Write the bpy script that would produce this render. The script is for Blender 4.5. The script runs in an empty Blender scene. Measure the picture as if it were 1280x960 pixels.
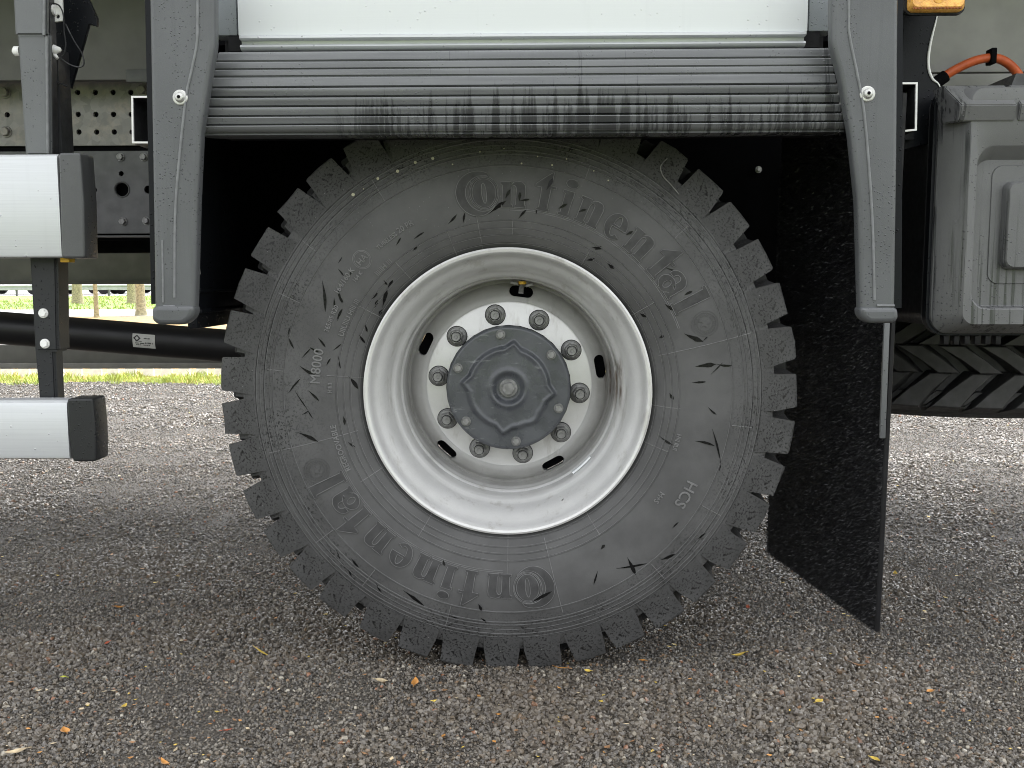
import bpy, bmesh, math, random
import numpy as np
from mathutils import Vector, Matrix, noise
random.seed(7); np.random.seed(7)
R = math.radians
sc = bpy.context.scene
COL = sc.collection

# ------------------------------------------------------------------ camera
F_PX, CX, CY = 1220.0, 640.0, 480.0            # focal length in photo pixels (1280 wide)
CAM = Vector((0.040, -1.87, 0.785))
YAW, PITCH, ROLL = R(1.0), R(-6.1), R(-0.17)
CAM_R = (Matrix.Rotation(YAW, 3, 'Z') @ Matrix.Rotation(math.pi/2 + PITCH, 3, 'X') @ Matrix.Rotation(ROLL, 3, 'Z'))
cd = bpy.data.cameras.new('camera'); cam = bpy.data.objects.new('camera', cd); COL.objects.link(cam)
cam.matrix_world = Matrix.Translation(CAM) @ CAM_R.to_4x4()
cd.sensor_width = 36.0; cd.lens = 36.0*F_PX/1280.0; cd.clip_start = 0.02; cd.clip_end = 2000
sc.camera = cam

# ------------------------------------------------------------------ sky, sun, exposure
SUN_EL, SUN_AZ = R(66), R(25)                 # azimuth measured clockwise from +Y
w = bpy.data.worlds.new('World'); sc.world = w; w.use_nodes = True
nt = w.node_tree; nt.nodes.clear()
sky = nt.nodes.new('ShaderNodeTexSky'); sky.sky_type = 'NISHITA'; sky.sun_disc = False
sky.sun_elevation = SUN_EL; sky.sun_rotation = SUN_AZ; sky.dust_density = 4.0; sky.air_density = 1.0
hs = nt.nodes.new('ShaderNodeHueSaturation'); hs.inputs['Saturation'].default_value = 0.12
bg = nt.nodes.new('ShaderNodeBackground'); bg.inputs['Strength'].default_value = 0.15
wo = nt.nodes.new('ShaderNodeOutputWorld')
nt.links.new(sky.outputs[0], hs.inputs['Color']); nt.links.new(hs.outputs[0], bg.inputs[0]); nt.links.new(bg.outputs[0], wo.inputs[0])
ld = bpy.data.lights.new('sun', 'SUN'); ld.energy = 0.6; ld.angle = R(30); ld.color = (1.0, 0.975, 0.94)
sun = bpy.data.objects.new('sun', ld); COL.objects.link(sun)
sd = Vector((math.sin(SUN_AZ)*math.cos(SUN_EL), math.cos(SUN_AZ)*math.cos(SUN_EL), math.sin(SUN_EL)))
sun.rotation_euler = sd.to_track_quat('Z', 'Y').to_euler()
sc.view_settings.view_transform = 'Standard'; sc.view_settings.look = 'None'
sc.view_settings.exposure = 2.15; sc.view_settings.gamma = 1.0; sc.view_settings.use_curve_mapping = False

sc.cycles.filter_width = 1.0

# ------------------------------------------------------------------ measuring helpers (photo pixel -> point at a depth)
def ray(px, py):
    return CAM_R @ Vector(((px-CX)/F_PX, -(py-CY)/F_PX, -1.0))
def P(px, py, Y):
    d = ray(px, py); t = (Y-CAM.y)/d.y
    return CAM + d*t
def XZ(px, py, Y):
    p = P(px, py, Y); return (p.x, p.z)
def G(px, py, z=0.0):
    d = ray(px, py); t = (z-CAM.z)/d.z
    return CAM + d*t

# ------------------------------------------------------------------ materials
def new_mat(name):
    m = bpy.data.materials.new(name); m.use_nodes = True
    n = m.node_tree; b = n.nodes['Principled BSDF']
    return m, n, b
def N(n, t, **kw):
    x = n.nodes.new(t)
    for k, v in kw.items():
        if k in x.inputs: x.inputs[k].default_value = v
        else: setattr(x, k, v)
    return x
def L(n, a, b): n.links.new(a, b)
def math_n(n, op, a, b=None, clamp=False):
    x = n.nodes.new('ShaderNodeMath'); x.operation = op; x.use_clamp = clamp
    for i, v in enumerate((a, b)):
        if v is None: continue
        if isinstance(v, (int, float)): x.inputs[i].default_value = v
        else: L(n, v, x.inputs[i])
    return x.outputs[0]
def mixc(n, fac, a, b, mode='MIX'):
    x = n.nodes.new('ShaderNodeMix'); x.data_type = 'RGBA'; x.blend_type = mode
    for i, v in ((0, fac), (6, a), (7, b)):
        if isinstance(v, (int, float)): x.inputs[i].default_value = v
        elif isinstance(v, (tuple, list)): x.inputs[i].default_value = (*v[:3], 1)
        else: L(n, v, x.inputs[i])
    return x.outputs[2]
def ramp(n, v, lo, hi, a=0.0, b=1.0):
    x = n.nodes.new('ShaderNodeMapRange'); x.clamp = True; x.interpolation_type = 'SMOOTHSTEP'
    L(n, v, x.inputs[0])
    for i, k in enumerate((lo, hi, a, b)): x.inputs[i+1].default_value = k
    return x.outputs[0]
def coords(n, scale=(1,1,1), rot=(0,0,0), loc=(0,0,0)):
    tc = n.nodes.new('ShaderNodeTexCoord'); mp = n.nodes.new('ShaderNodeMapping')
    mp.inputs['Scale'].default_value = scale; mp.inputs['Rotation'].default_value = rot; mp.inputs['Location'].default_value = loc
    L(n, tc.outputs['Object'], mp.inputs[0]); return mp.outputs[0]
def noise_n(n, vec, scale, detail=3, rough=0.55):
    x = N(n, 'ShaderNodeTexNoise', Scale=scale, Detail=detail, Roughness=rough); L(n, vec, x.inputs['Vector']); return x.outputs[0]
def drops(n, vec, scale=170, size=0.30, gate=0.55, mask=None):
    """round water beads: height 0..1"""
    v = N(n, 'ShaderNodeTexVoronoi', Scale=scale); L(n, vec, v.inputs['Vector'])
    sep = n.nodes.new('ShaderNodeSeparateColor'); L(n, v.outputs['Color'], sep.inputs[0])
    h = ramp(n, v.outputs['Distance'], size*0.35, size, 1, 0)
    g = ramp(n, sep.outputs[0], gate, gate+0.01)
    h = math_n(n, 'MULTIPLY', h, g)
    if mask is not None: h = math_n(n, 'MULTIPLY', h, mask)
    return h
def plain(name, col, rough=0.5, metal=0.0, var=0.25, scale=30, bump=0.0, bscale=300, spec=0.5):
    m, n, b = new_mat(name)
    c = coords(n)
    f = ramp(n, noise_n(n, c, scale, 4), 0.3, 0.7)
    L(n, mixc(n, f, [v*(1-var) for v in col], [min(1, v*(1+var)) for v in col]), b.inputs['Base Color'])
    r2 = ramp(n, noise_n(n, c, scale*2.7, 3), 0.3, 0.7, max(0.03, rough-0.08), min(1, rough+0.08)); L(n, r2, b.inputs['Roughness'])
    b.inputs['Metallic'].default_value = metal; b.inputs['Specular IOR Level'].default_value = spec
    if bump:
        bp = N(n, 'ShaderNodeBump', Strength=bump, Distance=0.001); L(n, noise_n(n, c, bscale, 2), bp.inputs['Height']); L(n, bp.outputs[0], b.inputs['Normal'])
    return m

def wet_plastic(name, col, rough=0.42, dscale=190, gate=0.6, streak=0.0, streak_col=(0.012,0.013,0.014), grain=0.25, spec=0.5):
    """weathered plastic with rain beads and optional run-down streaks"""
    m, n, b = new_mat(name); c = coords(n)
    big = ramp(n, noise_n(n, c, 7, 4), 0.3, 0.7)
    base = mixc(n, big, [v*0.82 for v in col], [v*1.18 for v in col])
    fine = noise_n(n, c, 900, 2)
    base = mixc(n, 0.35, base, mixc(n, fine, [v*0.5 for v in col], [v*1.6 for v in col]))
    area = ramp(n, noise_n(n, coords(n, (1,1,0.35)), 14, 3), 0.42, 0.62)
    h = drops(n, c, dscale, 0.33, gate, area)
    rr = ramp(n, h, 0.05, 0.5, rough, 0.06)
    base = mixc(n, ramp(n, h, 0.02, 0.25, 0, 0.55), base, [v*0.35 for v in col])
    if streak:
        s1 = noise_n(n, coords(n, (95, 40, 2.2)), 1.0, 3, 0.6)
        s2 = noise_n(n, coords(n, (7, 7, 4.5)), 1.0, 2)
        st = math_n(n, 'MULTIPLY', ramp(n, s1, 0.50, 0.62), ramp(n, s2, 0.44, 0.60))
        st = math_n(n, 'MULTIPLY', st, streak)
        base = mixc(n, st, base, streak_col)
        rr = math_n(n, 'SUBTRACT', rr, math_n(n, 'MULTIPLY', st, rough*0.6))
    L(n, base, b.inputs['Base Color']); L(n, rr, b.inputs['Roughness']); b.inputs['Specular IOR Level'].default_value = spec
    hh = math_n(n, 'ADD', math_n(n, 'MULTIPLY', h, 1.0), math_n(n, 'MULTIPLY', noise_n(n, c, 700, 2), grain))
    bp = N(n, 'ShaderNodeBump', Strength=0.7, Distance=0.0012); L(n, hh, bp.inputs['Height']); L(n, bp.outputs[0], b.inputs['Normal'])
    return m

def make_rubber(name, splatter, base=(0.088,0.088,0.087), needles=True, worn=0.0):
    m, n, b = new_mat(name); c = coords(n)
    big = ramp(n, noise_n(n, c, 9, 5, 0.6), 0.3, 0.7)
    col = mixc(n, big, [v*0.80 for v in base], [v*1.15 for v in base])
    # dusty film broken into fine dark pits
    sp = N(n, 'ShaderNodeTexVoronoi', Scale=260); L(n, c, sp.inputs['Vector'])
    sep = n.nodes.new('ShaderNodeSeparateColor'); L(n, sp.outputs['Color'], sep.inputs[0])
    # radius on the wheel: splashes lie mostly on the shoulder and the tread
    g = n.nodes.new('ShaderNodeTexCoord'); sx = n.nodes.new('ShaderNodeSeparateXYZ'); L(n, g.outputs['Object'], sx.inputs[0])
    rad = math_n(n, 'SQRT', math_n(n, 'ADD', math_n(n, 'POWER', sx.outputs[0], 2.0), math_n(n, 'POWER', sx.outputs[2], 2.0)))
    zone = splatter if worn else math_n(n, 'MULTIPLY', math_n(n, 'ADD', ramp(n, rad, 0.405, 0.47), math_n(n, 'MULTIPLY', ramp(n, sx.outputs[0], -0.30, -0.42), 0.6), True), splatter)
    patch = ramp(n, noise_n(n, c, 11, 3), 0.35, 0.6)
    pit = ramp(n, noise_n(n, c, 230, 4, 0.7), 0.53, 0.575)
    if not isinstance(zone, (int, float)): pit = math_n(n, 'MULTIPLY', pit, zone)
    else: pit = math_n(n, 'MULTIPLY', pit, zone)
    pit = math_n(n, 'MULTIPLY', pit, ramp(n, patch, 0, 1, 0.45, 1.0))
    col = mixc(n, pit, col, (0.012, 0.012, 0.012))
    spec = math_n(n, 'MULTIPLY', ramp(n, sp.outputs['Distance'], 0.10, 0.2, 1, 0), ramp(n, sep.outputs[0], 0.93, 0.94))
    if not worn: spec = math_n(n, 'MULTIPLY', spec, ramp(n, sx.outputs[2], 0.18, 0.42))
    spec = math_n(n, 'MULTIPLY', spec, 0.8)
    col = mixc(n, spec, col, (0.33, 0.33, 0.32))
    rough = ramp(n, pit, 0, 1, 0.72, 0.28)
    if needles:
        # long thin wet runs where the rain has rolled off
        for k, (rot, sc_, gate, off) in enumerate(((38, (26, 3.2), 0.80, 0.3), (-52, (30, 4.2), 0.86, 4.1), (64, (30, 3.6), 0.84, 7.7), (5, (24, 3.4), 0.87, 2.4))):
            v = N(n, 'ShaderNodeTexVoronoi', Scale=1.0)
            tcx = n.nodes.new('ShaderNodeTexCoord')
            mp1 = n.nodes.new('ShaderNodeMapping'); mp1.inputs['Rotation'].default_value = (0, R(rot), 0); L(n, tcx.outputs['Object'], mp1.inputs[0])
            # slight waver of the run
            wv = n.nodes.new('ShaderNodeTexNoise'); wv.inputs['Scale'].default_value = 22; L(n, mp1.outputs[0], wv.inputs['Vector'])
            vm = n.nodes.new('ShaderNodeVectorMath'); vm.operation = 'SCALE'; L(n, wv.outputs['Color'], vm.inputs[0]); vm.inputs['Scale'].default_value = 0.02
            va = n.nodes.new('ShaderNodeVectorMath'); va.operation = 'ADD'; L(n, mp1.outputs[0], va.inputs[0]); L(n, vm.outputs[0], va.inputs[1])
            mp2 = n.nodes.new('ShaderNodeMapping'); mp2.inputs['Scale'].default_value = (sc_[0]*3.0, 0.5, sc_[0]*0.62); mp2.inputs['Location'].default_value = (off, off*1.3, off*0.7); L(n, va.outputs[0], mp2.inputs[0])
            L(n, mp2.outputs[0], v.inputs['Vector'])
            s = n.nodes.new('ShaderNodeSeparateColor'); L(n, v.outputs['Color'], s.inputs[0])
            nd = math_n(n, 'MULTIPLY', ramp(n, v.outputs['Distance'], 0.20, 0.27, 1, 0), ramp(n, s.outputs[1], gate, gate+0.005))
            ptch = ramp(n, noise_n(n, coords(n, loc=(off, off, 0)), 5.0, 2), 0.44, 0.54)
            nd = math_n(n, 'MULTIPLY', nd, ptch)
            col = mixc(n, nd, col, (0.010, 0.010, 0.010))
            rough = math_n(n, 'SUBTRACT', rough, math_n(n, 'MULTIPLY', nd, 0.4), True)
    L(n, col, b.inputs['Base Color']); L(n, rough, b.inputs['Roughness']); b.inputs['Specular IOR Level'].default_value = 0.35
    hh = math_n(n, 'SUBTRACT', math_n(n, 'MULTIPLY', noise_n(n, c, 420, 4, 0.7), 0.5), math_n(n, 'MULTIPLY', pit, 0.5))
    bp = N(n, 'ShaderNodeBump', Strength=0.45, Distance=0.0012); L(n, hh, bp.inputs['Height']); L(n, bp.outputs[0], b.inputs['Normal'])
    return m

M = {}
M['rubber'] = make_rubber('sidewall_rubber', 0.95, (0.090,0.090,0.089), False)
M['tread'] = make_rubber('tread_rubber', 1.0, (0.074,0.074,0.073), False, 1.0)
M['tread_shade'] = make_rubber('shaded_tread_rubber', 0.6, (0.030,0.030,0.030), False, 1.0)  # darker tread copy: shade between the lugs put into the colour
M['letter'] = plain('letter_rubber', (0.050,0.050,0.050), 0.62, 0, 0.2, 40, 0.3, 500, 0.35)
M['wet'] = plain('wet_streak', (0.008,0.008,0.008), 0.30, 0, 0.1, 60, 0, 100, 0.15)
M['pale'] = plain('pale_speck', (0.45,0.43,0.30), 0.5, 0, 0.1, 60)
M['ridge'] = plain('rubber_edge_highlight', (0.150,0.150,0.149), 0.6, 0, 0.15, 60)  # paler lines paint in the light that raised edges catch
M['spare_rubber'] = plain('spare_rubber', (0.05,0.05,0.051), 0.55, 0, 0.3, 30, 0.3, 300)
M['black'] = plain('black_plastic', (0.006,0.006,0.007), 0.55, 0, 0.3, 20, 0.2, 300, 0.3)
M['black_gloss'] = wet_plastic('black_paint', (0.007,0.008,0.010), 0.34, 150, 0.6, spec=0.14)
M['black_steel'] = plain('black_steel', (0.030,0.031,0.033), 0.42, 0, 0.25, 30, 0.25, 400)
M['fender'] = wet_plastic('fender_plastic', (0.078,0.082,0.086), 0.40, 210, 0.50, 0.30, (0.05,0.053,0.055))
M['edge_highlight'] = plain('plastic_edge_highlight', (0.15,0.155,0.16), 0.45, 0, 0.15, 60)  # lighter colour paints the sky highlight along an edge
M['post'] = wet_plastic('post_paint', (0.10,0.105,0.108), 0.38, 200, 0.72)
M['post_dark'] = wet_plastic('post_paint_dark', (0.022,0.023,0.026), 0.38, 180, 0.6, spec=0.3)
M['cap_grey'] = wet_plastic('grey_cap_plastic', (0.060,0.062,0.064), 0.34, 170, 0.35)
M['cap'] = wet_plastic('cap_plastic', (0.020,0.021,0.022), 0.34, 160, 0.4, spec=0.3)
M['box'] = wet_plastic('box_plastic', (0.110,0.112,0.113), 0.42, 200, 0.60, 1.0, (0.035,0.037,0.038))
M['corner'] = wet_plastic('corner_plate_paint', (0.25,0.27,0.285), 0.4, 230, 0.6)
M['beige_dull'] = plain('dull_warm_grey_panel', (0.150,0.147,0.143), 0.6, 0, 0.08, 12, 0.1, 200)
M['beige'] = plain('warm_grey_panel', (0.30,0.295,0.285), 0.6, 0, 0.08, 12, 0.1, 200)
M['olive'] = plain('olive_grey_beam', (0.22,0.218,0.205), 0.6, 0, 0.12, 12, 0.1, 200)
M['farbeam'] = plain('far_beam_grey', (0.13,0.13,0.12), 0.6, 0, 0.1, 12)
M['galv_bolt'] = plain('zinc_bolt', (0.52,0.52,0.50), 0.4, 0.5, 0.2, 90, 0.2, 600)
M['zinc_edge'] = plain('zinc_edge', (0.80,0.80,0.78), 0.5, 0.0, 0.05, 60)
M['chassis'] = plain('dark_chassis_paint', (0.085,0.087,0.088), 0.5, 0, 0.2, 16, 0.15, 300)
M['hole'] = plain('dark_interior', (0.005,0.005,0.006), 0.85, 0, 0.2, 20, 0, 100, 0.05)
M['amber'] = plain('amber_lens', (0.92,0.44,0.10), 0.25, 0, 0.25, 70, 0.8, 250)
M['amber_red'] = plain('amber_lens_dark', (0.34,0.09,0.01), 0.3, 0, 0.3, 150)
M['cable'] = plain('orange_cable', (0.55,0.105,0.03), 0.5, 0, 0.15, 40)
M['sticker'] = plain('silver_sticker', (0.52,0.52,0.49), 0.45, 0, 0.08, 60)
M['ink'] = plain('sticker_ink', (0.03,0.03,0.03), 0.6, 0, 0.1, 60)
M['yellow'] = plain('yellow_plastic', (0.75,0.45,0.04), 0.5, 0, 0.1, 40)
M['shaft'] = plain('black_shaft_paint', (0.010,0.010,0.011), 0.42, 0, 0.05, 3, 0, 100, 0.35)
M['bristle'] = plain('black_bristle', (0.016,0.016,0.017), 0.32, 0, 0.5, 200, 0, 100, 0.6)

# brushed / anodised alloy with rain beads
def alloy(name, col, metal=0.25, rough=0.38, brush=0.05):
    m, n, b = new_mat(name); c = coords(n)
    br = noise_n(n, coords(n, (6, 60, 900)), 1.0, 3, 0.6)
    base = mixc(n, ramp(n, br, 0.3, 0.7), [v*(1-brush) for v in col], [min(1, v*(1+brush*0.8)) for v in col])
    st = ramp(n, noise_n(n, coords(n, (60, 10, 4)), 1.0, 3), 0.58, 0.75, 0, 0.12)
    base = mixc(n, st, base, [v*0.75 for v in col])
    h = drops(n, c, 75, 0.16, 0.35, ramp(n, noise_n(n, c, 9, 2), 0.4, 0.55))
    base = mixc(n, ramp(n, h, 0.02, 0.4, 0, 0.25), base, [v*0.7 for v in col])
    L(n, base, b.inputs['Base Color']); b.inputs['Metallic'].default_value = metal
    L(n, ramp(n, h, 0.05, 0.4, rough, 0.08), b.inputs['Roughness'])
    bp = N(n, 'ShaderNodeBump', Strength=0.5, Distance=0.0015); L(n, h, bp.inputs['Height']); L(n, bp.outputs[0], b.inputs['Normal'])
    return m
M['alloy'] = alloy('anodised_alloy', (0.545,0.562,0.575))
M['white_panel'] = alloy('white_panel_paint', (0.69,0.715,0.73), 0.0, 0.4, 0.008)

# silver wheel paint with a rusty run
def rim_paint():
    m, n, b = new_mat('silver_wheel_paint'); c = coords(n)
    col = mixc(n, ramp(n, noise_n(n, c, 14, 5, 0.65), 0.3, 0.75), (0.62,0.62,0.61), (0.70,0.70,0.69))
    fl = ramp(n, noise_n(n, c, 1500, 2), 0.35, 0.7); col = mixc(n, 0.12, col, mixc(n, fl, (0.3,0.3,0.3), (0.9,0.9,0.9)))
    dirt = math_n(n, 'MULTIPLY', ramp(n, noise_n(n, coords(n, (1,1,0.3), loc=(3,0,1)), 30, 4, 0.7), 0.54, 0.7), 0.35)
    col = mixc(n, dirt, col, (0.27,0.25,0.215))
    # greyer, mottled tone in the recess of the disc
    tcd = n.nodes.new('ShaderNodeTexCoord'); sd_ = n.nodes.new('ShaderNodeSeparateXYZ'); L(n, tcd.outputs['Object'], sd_.inputs[0])
    recess_tone = math_n(n, 'MULTIPLY', ramp(n, sd_.outputs[1], 0.1485, 0.158), ramp(n, noise_n(n, c, 25, 4, 0.6), 0.2, 0.7, 0.5, 0.85))
    col = mixc(n, math_n(n, 'MULTIPLY', recess_tone, 0.75), col, (0.30,0.295,0.28))
    # dark brown run on the inner barrel, right side
    tc = n.nodes.new('ShaderNodeTexCoord'); sx = n.nodes.new('ShaderNodeSeparateXYZ'); L(n, tc.outputs['Object'], sx.inputs[0])
    run = math_n(n, 'MULTIPLY', ramp(n, sx.outputs[0], 0.195, 0.205), ramp(n, sx.outputs[0], 0.232, 0.224))
    run = math_n(n, 'MULTIPLY', run, math_n(n, 'MULTIPLY', ramp(n, sx.outputs[2], -0.07, 0.0), ramp(n, sx.outputs[2], 0.085, 0.03)))
    run = math_n(n, 'MULTIPLY', run, ramp(n, sx.outputs[1], 0.045, 0.07))
    run = math_n(n, 'MULTIPLY', run, ramp(n, noise_n(n, coords(n, (60,25,9)), 1.0, 4, 0.7), 0.40, 0.62, 0, 0.9))
    col = mixc(n, run, col, (0.10,0.065,0.04))
    L(n, col, b.inputs['Base Color']); b.inputs['Metallic'].default_value = 0.3; b.inputs['Roughness'].default_value = 0.32
    bp = N(n, 'ShaderNodeBump', Strength=0.15, Distance=0.001); L(n, noise_n(n, c, 260, 4, 0.7), bp.inputs['Height']); L(n, bp.outputs[0], b.inputs['Normal'])
    return m
M['rim'] = rim_paint()
def hub_paint():
    m, n, b = new_mat('blue_grey_hub_paint'); c = coords(n)
    col = mixc(n, ramp(n, noise_n(n, c, 16, 5, 0.65), 0.3, 0.7), (0.048,0.052,0.059), (0.074,0.079,0.087))
    chip = ramp(n, noise_n(n, coords(n, (8,8,40), (0,R(28),0)), 3.0, 4, 0.75), 0.62, 0.70, 0, 0.45)
    col = mixc(n, chip, col, (0.25,0.26,0.265))
    L(n, col, b.inputs['Base Color']); L(n, ramp(n, noise_n(n, c, 30, 3), 0.3, 0.7, 0.20, 0.40), b.inputs['Roughness'])
    bp = N(n, 'ShaderNodeBump', Strength=0.25, Distance=0.001); L(n, noise_n(n, c, 220, 4, 0.6), bp.inputs['Height']); L(n, bp.outputs[0], b.inputs['Normal'])
    return m
M['hub'] = hub_paint()
M['nut'] = plain('grey_nut_paint', (0.20,0.20,0.196), 0.42, 0.35, 0.3, 80, 0.3, 500)
def galv():
    m, n, b = new_mat('galvanised_steel'); c = coords(n)
    v = N(n, 'ShaderNodeTexVoronoi', Scale=55); L(n, c, v.inputs['Vector'])
    s = n.nodes.new('ShaderNodeSeparateColor'); L(n, v.outputs['Color'], s.inputs[0])
    col = mixc(n, s.outputs[0], (0.20,0.195,0.187), (0.275,0.267,0.255))
    col = mixc(n, ramp(n, noise_n(n, c, 22, 5, 0.7), 0.45, 0.7, 0, 0.6), col, (0.36,0.32,0.27))
    L(n, col, b.inputs['Base Color']); b.inputs['Metallic'].default_value = 0.3; b.inputs['Roughness'].default_value = 0.55
    return m
M['galv'] = galv()

# gravel bed under the loose stones
def gravel_bed():
    m, n, b = new_mat('gravel_bed'); c = coords(n)
    col = mixc(n, ramp(n, noise_n(n, c, 1.7, 4), 0.35, 0.65), (0.014,0.012,0.010), (0.036,0.029,0.021))
    v = N(n, 'ShaderNodeTexVoronoi', Scale=95); L(n, c, v.inputs['Vector'])
    s = n.nodes.new('ShaderNodeSeparateColor'); L(n, v.outputs['Color'], s.inputs[0])
    st = mixc(n, s.outputs[0], (0.015,0.013,0.011), (0.10,0.088,0.072))
    col = mixc(n, 0.6, col, st)
    v2 = N(n, 'ShaderNodeTexVoronoi', Scale=260); L(n, c, v2.inputs['Vector'])
    s2 = n.nodes.new('ShaderNodeSeparateColor'); L(n, v2.outputs['Color'], s2.inputs[0])
    col = mixc(n, 0.35, col, mixc(n, s2.outputs[1], (0.04,0.036,0.03), (0.24,0.21,0.17)))
    L(n, col, b.inputs['Base Color']); b.inputs['Roughness'].default_value = 0.7
    h = math_n(n, 'ADD', ramp(n, v.outputs['Distance'], 0.0, 0.7, 1, 0), math_n(n, 'MULTIPLY', ramp(n, v2.outputs['Distance'], 0, 0.7, 1, 0), 0.4))
    bp = N(n, 'ShaderNodeBump', Strength=0.9, Distance=0.006); L(n, h, bp.inputs['Height']); L(n, bp.outputs[0], b.inputs['Normal'])
    return m
M['gravel'] = gravel_bed()
def stone_mat():
    m, n, b = new_mat('crushed_stone')
    oi = n.nodes.new('ShaderNodeObjectInfo'); cr = n.nodes.new('ShaderNodeValToRGB'); L(n, oi.outputs['Random'], cr.inputs[0])
    e = cr.color_ramp; e.interpolation = 'CONSTANT'
    cols = [(0, (0.032,0.026,0.020)), (0.20, (0.068,0.057,0.045)), (0.40, (0.112,0.096,0.075)), (0.58, (0.126,0.096,0.062)), (0.70, (0.150,0.130,0.102)),
            (0.88, (0.215,0.188,0.150)), (0.950, (0.22,0.13,0.062)), (0.966, (0.42,0.38,0.305)), (0.992, (0.28,0.115,0.05))]
    e.elements[0].position = 0; e.elements[0].color = (*cols[0][1], 1); e.elements[1].position = cols[1][0]; e.elements[1].color = (*cols[1][1], 1)
    for p, c_ in cols[2:]:
        x = e.elements.new(p); x.color = (*c_, 1)
    c = coords(n); f = noise_n(n, c, 90, 3)
    geo = n.nodes.new('ShaderNodeNewGeometry'); mp = n.nodes.new('ShaderNodeMapping'); L(n, geo.outputs['Position'], mp.inputs[0])
    patch = ramp(n, noise_n(n, mp.outputs[0], 2.3, 4, 0.6), 0.42, 0.66)
    col = mixc(n, math_n(n, 'MULTIPLY', patch, 0.50), cr.outputs[0], (0.100,0.074,0.048))
    col = mixc(n, 0.15, col, mixc(n, f, (0.03,0.03,0.03), (0.3,0.29,0.27)))
    L(n, col, b.inputs['Base Color']); b.inputs['Roughness'].default_value = 0.26; b.inputs['Specular IOR Level'].default_value = 0.65
    return m
M['stone'] = stone_mat()
M['lawn'] = plain('lawn_soil', (0.17,0.25,0.07), 0.9, 0, 0.35, 3)
M['litter'] = plain('leaf_covered_ground', (0.36,0.24,0.10), 0.9, 0, 0.45, 14)
M['grass'] = plain('grass_blade', (0.37,0.45,0.10), 0.55, 0, 0.35, 8)
M['path'] = plain('pale_path', (0.34,0.34,0.335), 0.8, 0, 0.12, 4)
M['road'] = plain('road_asphalt', (0.33,0.33,0.33), 0.8, 0, 0.1, 2)
M['picket'] = plain('white_picket_paint', (0.80,0.79,0.76), 0.6, 0, 0.08, 30)
M['bark'] = plain('pale_bark', (0.30,0.265,0.16), 0.9, 0, 0.35, 22, 0.8, 40)
M['leafgreen'] = plain('sparse_crown_leaf', (0.10,0.11,0.04), 0.7, 0, 0.35, 5)
M['steel_rail'] = plain('guardrail_steel', (0.42,0.43,0.43), 0.5, 0.3, 0.1, 5)
M['steel_dark'] = plain('guardrail_post', (0.12,0.12,0.12), 0.6, 0, 0.1, 5)
M['car_white'] = plain('white_car_paint', (0.78,0.78,0.78), 0.3, 0, 0.03, 5)
M['car_red'] = plain('red_car_paint', (0.50,0.04,0.03), 0.3, 0, 0.05, 5)
M['car_grey'] = plain('grey_car_paint', (0.35,0.36,0.38), 0.3, 0.3, 0.05, 5)
M['glass'] = plain('dark_car_glass', (0.03,0.035,0.04), 0.1, 0, 0.1, 5)
LEAFC = {'yellow': (0.62,0.44,0.08), 'orange': (0.52,0.24,0.06), 'brown': (0.28,0.15,0.07), 'tan': (0.52,0.42,0.27), 'red': (0.42,0.10,0.05), 'lime': (0.42,0.44,0.06)}
for k, v in LEAFC.items(): M['leaf_'+k] = plain('leaf_'+k, v, 0.5, 0, 0.35, 60, 0.3, 200)

# ------------------------------------------------------------------ mesh helpers
def link(name, me, mat=None, parent=None, loc=None):
    o = bpy.data.objects.new(name, me); COL.objects.link(o)
    if mat is not None and me is not None and not me.materials: me.materials.append(mat)
    if parent is not None: o.parent = parent
    if loc is not None: o.location = loc
    return o
def tag(o, label=None, cat=None, group=None, kind=None):
    if label: o['label'] = label
    if cat: o['category'] = cat
    if group: o['group'] = group
    if kind: o['kind'] = kind
    return o
def empty(name, loc=(0,0,0), parent=None):
    o = bpy.data.objects.new(name, None); COL.objects.link(o); o.location = loc; o.empty_display_size = 0.1
    if parent is not None: o.parent = parent
    return o
def done(bm, name='mesh', smooth=35, normals=True):
    if normals: bmesh.ops.recalc_face_normals(bm, faces=bm.faces)
    me = bpy.data.meshes.new(name); bm.to_mesh(me); bm.free()
    if smooth:
        me.shade_smooth(); me.set_sharp_from_angle(angle=R(smooth))
    return me
def obj(name, bm, mat, parent=None, smooth=35, loc=None):
    return link(name, done(bm, name, smooth), mat, parent, loc)
def box(bm, x0, x1, y0, y1, z0, z1, bev=0.0, seg=2):
    vs = [bm.verts.new((x, y, z)) for x in (x0, x1) for y in (y0, y1) for z in (z0, z1)]
    fs = [bm.faces.new([vs[i] for i in f]) for f in ((0,1,3,2), (4,6,7,5), (0,4,5,1), (2,3,7,6), (0,2,6,4), (1,5,7,3))]
    bmesh.ops.recalc_face_normals(bm, faces=fs)
    if bev:
        es = list({e for f in fs for e in f.edges})
        bmesh.ops.bevel(bm, geom=es, offset=bev, segments=seg, profile=0.5, affect='EDGES')
def boxobj(name, b, mat, parent=None, bev=0.0, seg=2):
    bm = bmesh.new(); box(bm, *b, bev, seg); return obj(name, bm, mat, parent)
def lathe(bm, prof, n=128, closed=False, axis='Y', c=(0,0,0)):
    """prof: list of (r, depth)"""
    rings = []
    for r, d in prof:
        ring = []
        for i in range(n):
            a = 2*math.pi*i/n
            p = (r*math.cos(a), d, r*math.sin(a)) if axis == 'Y' else ((r*math.cos(a), r*math.sin(a), d) if axis == 'Z' else (d, r*math.cos(a), r*math.sin(a)))
            ring.append(bm.verts.new((p[0]+c[0], p[1]+c[1], p[2]+c[2])))
        rings.append(ring)
    m = len(rings)
    for k in range(m if closed else m-1):
        a, b = rings[k], rings[(k+1) % m]
        for i in range(n): bm.faces.new((a[i], a[(i+1) % n], b[(i+1) % n], b[i]))
    return rings
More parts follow.
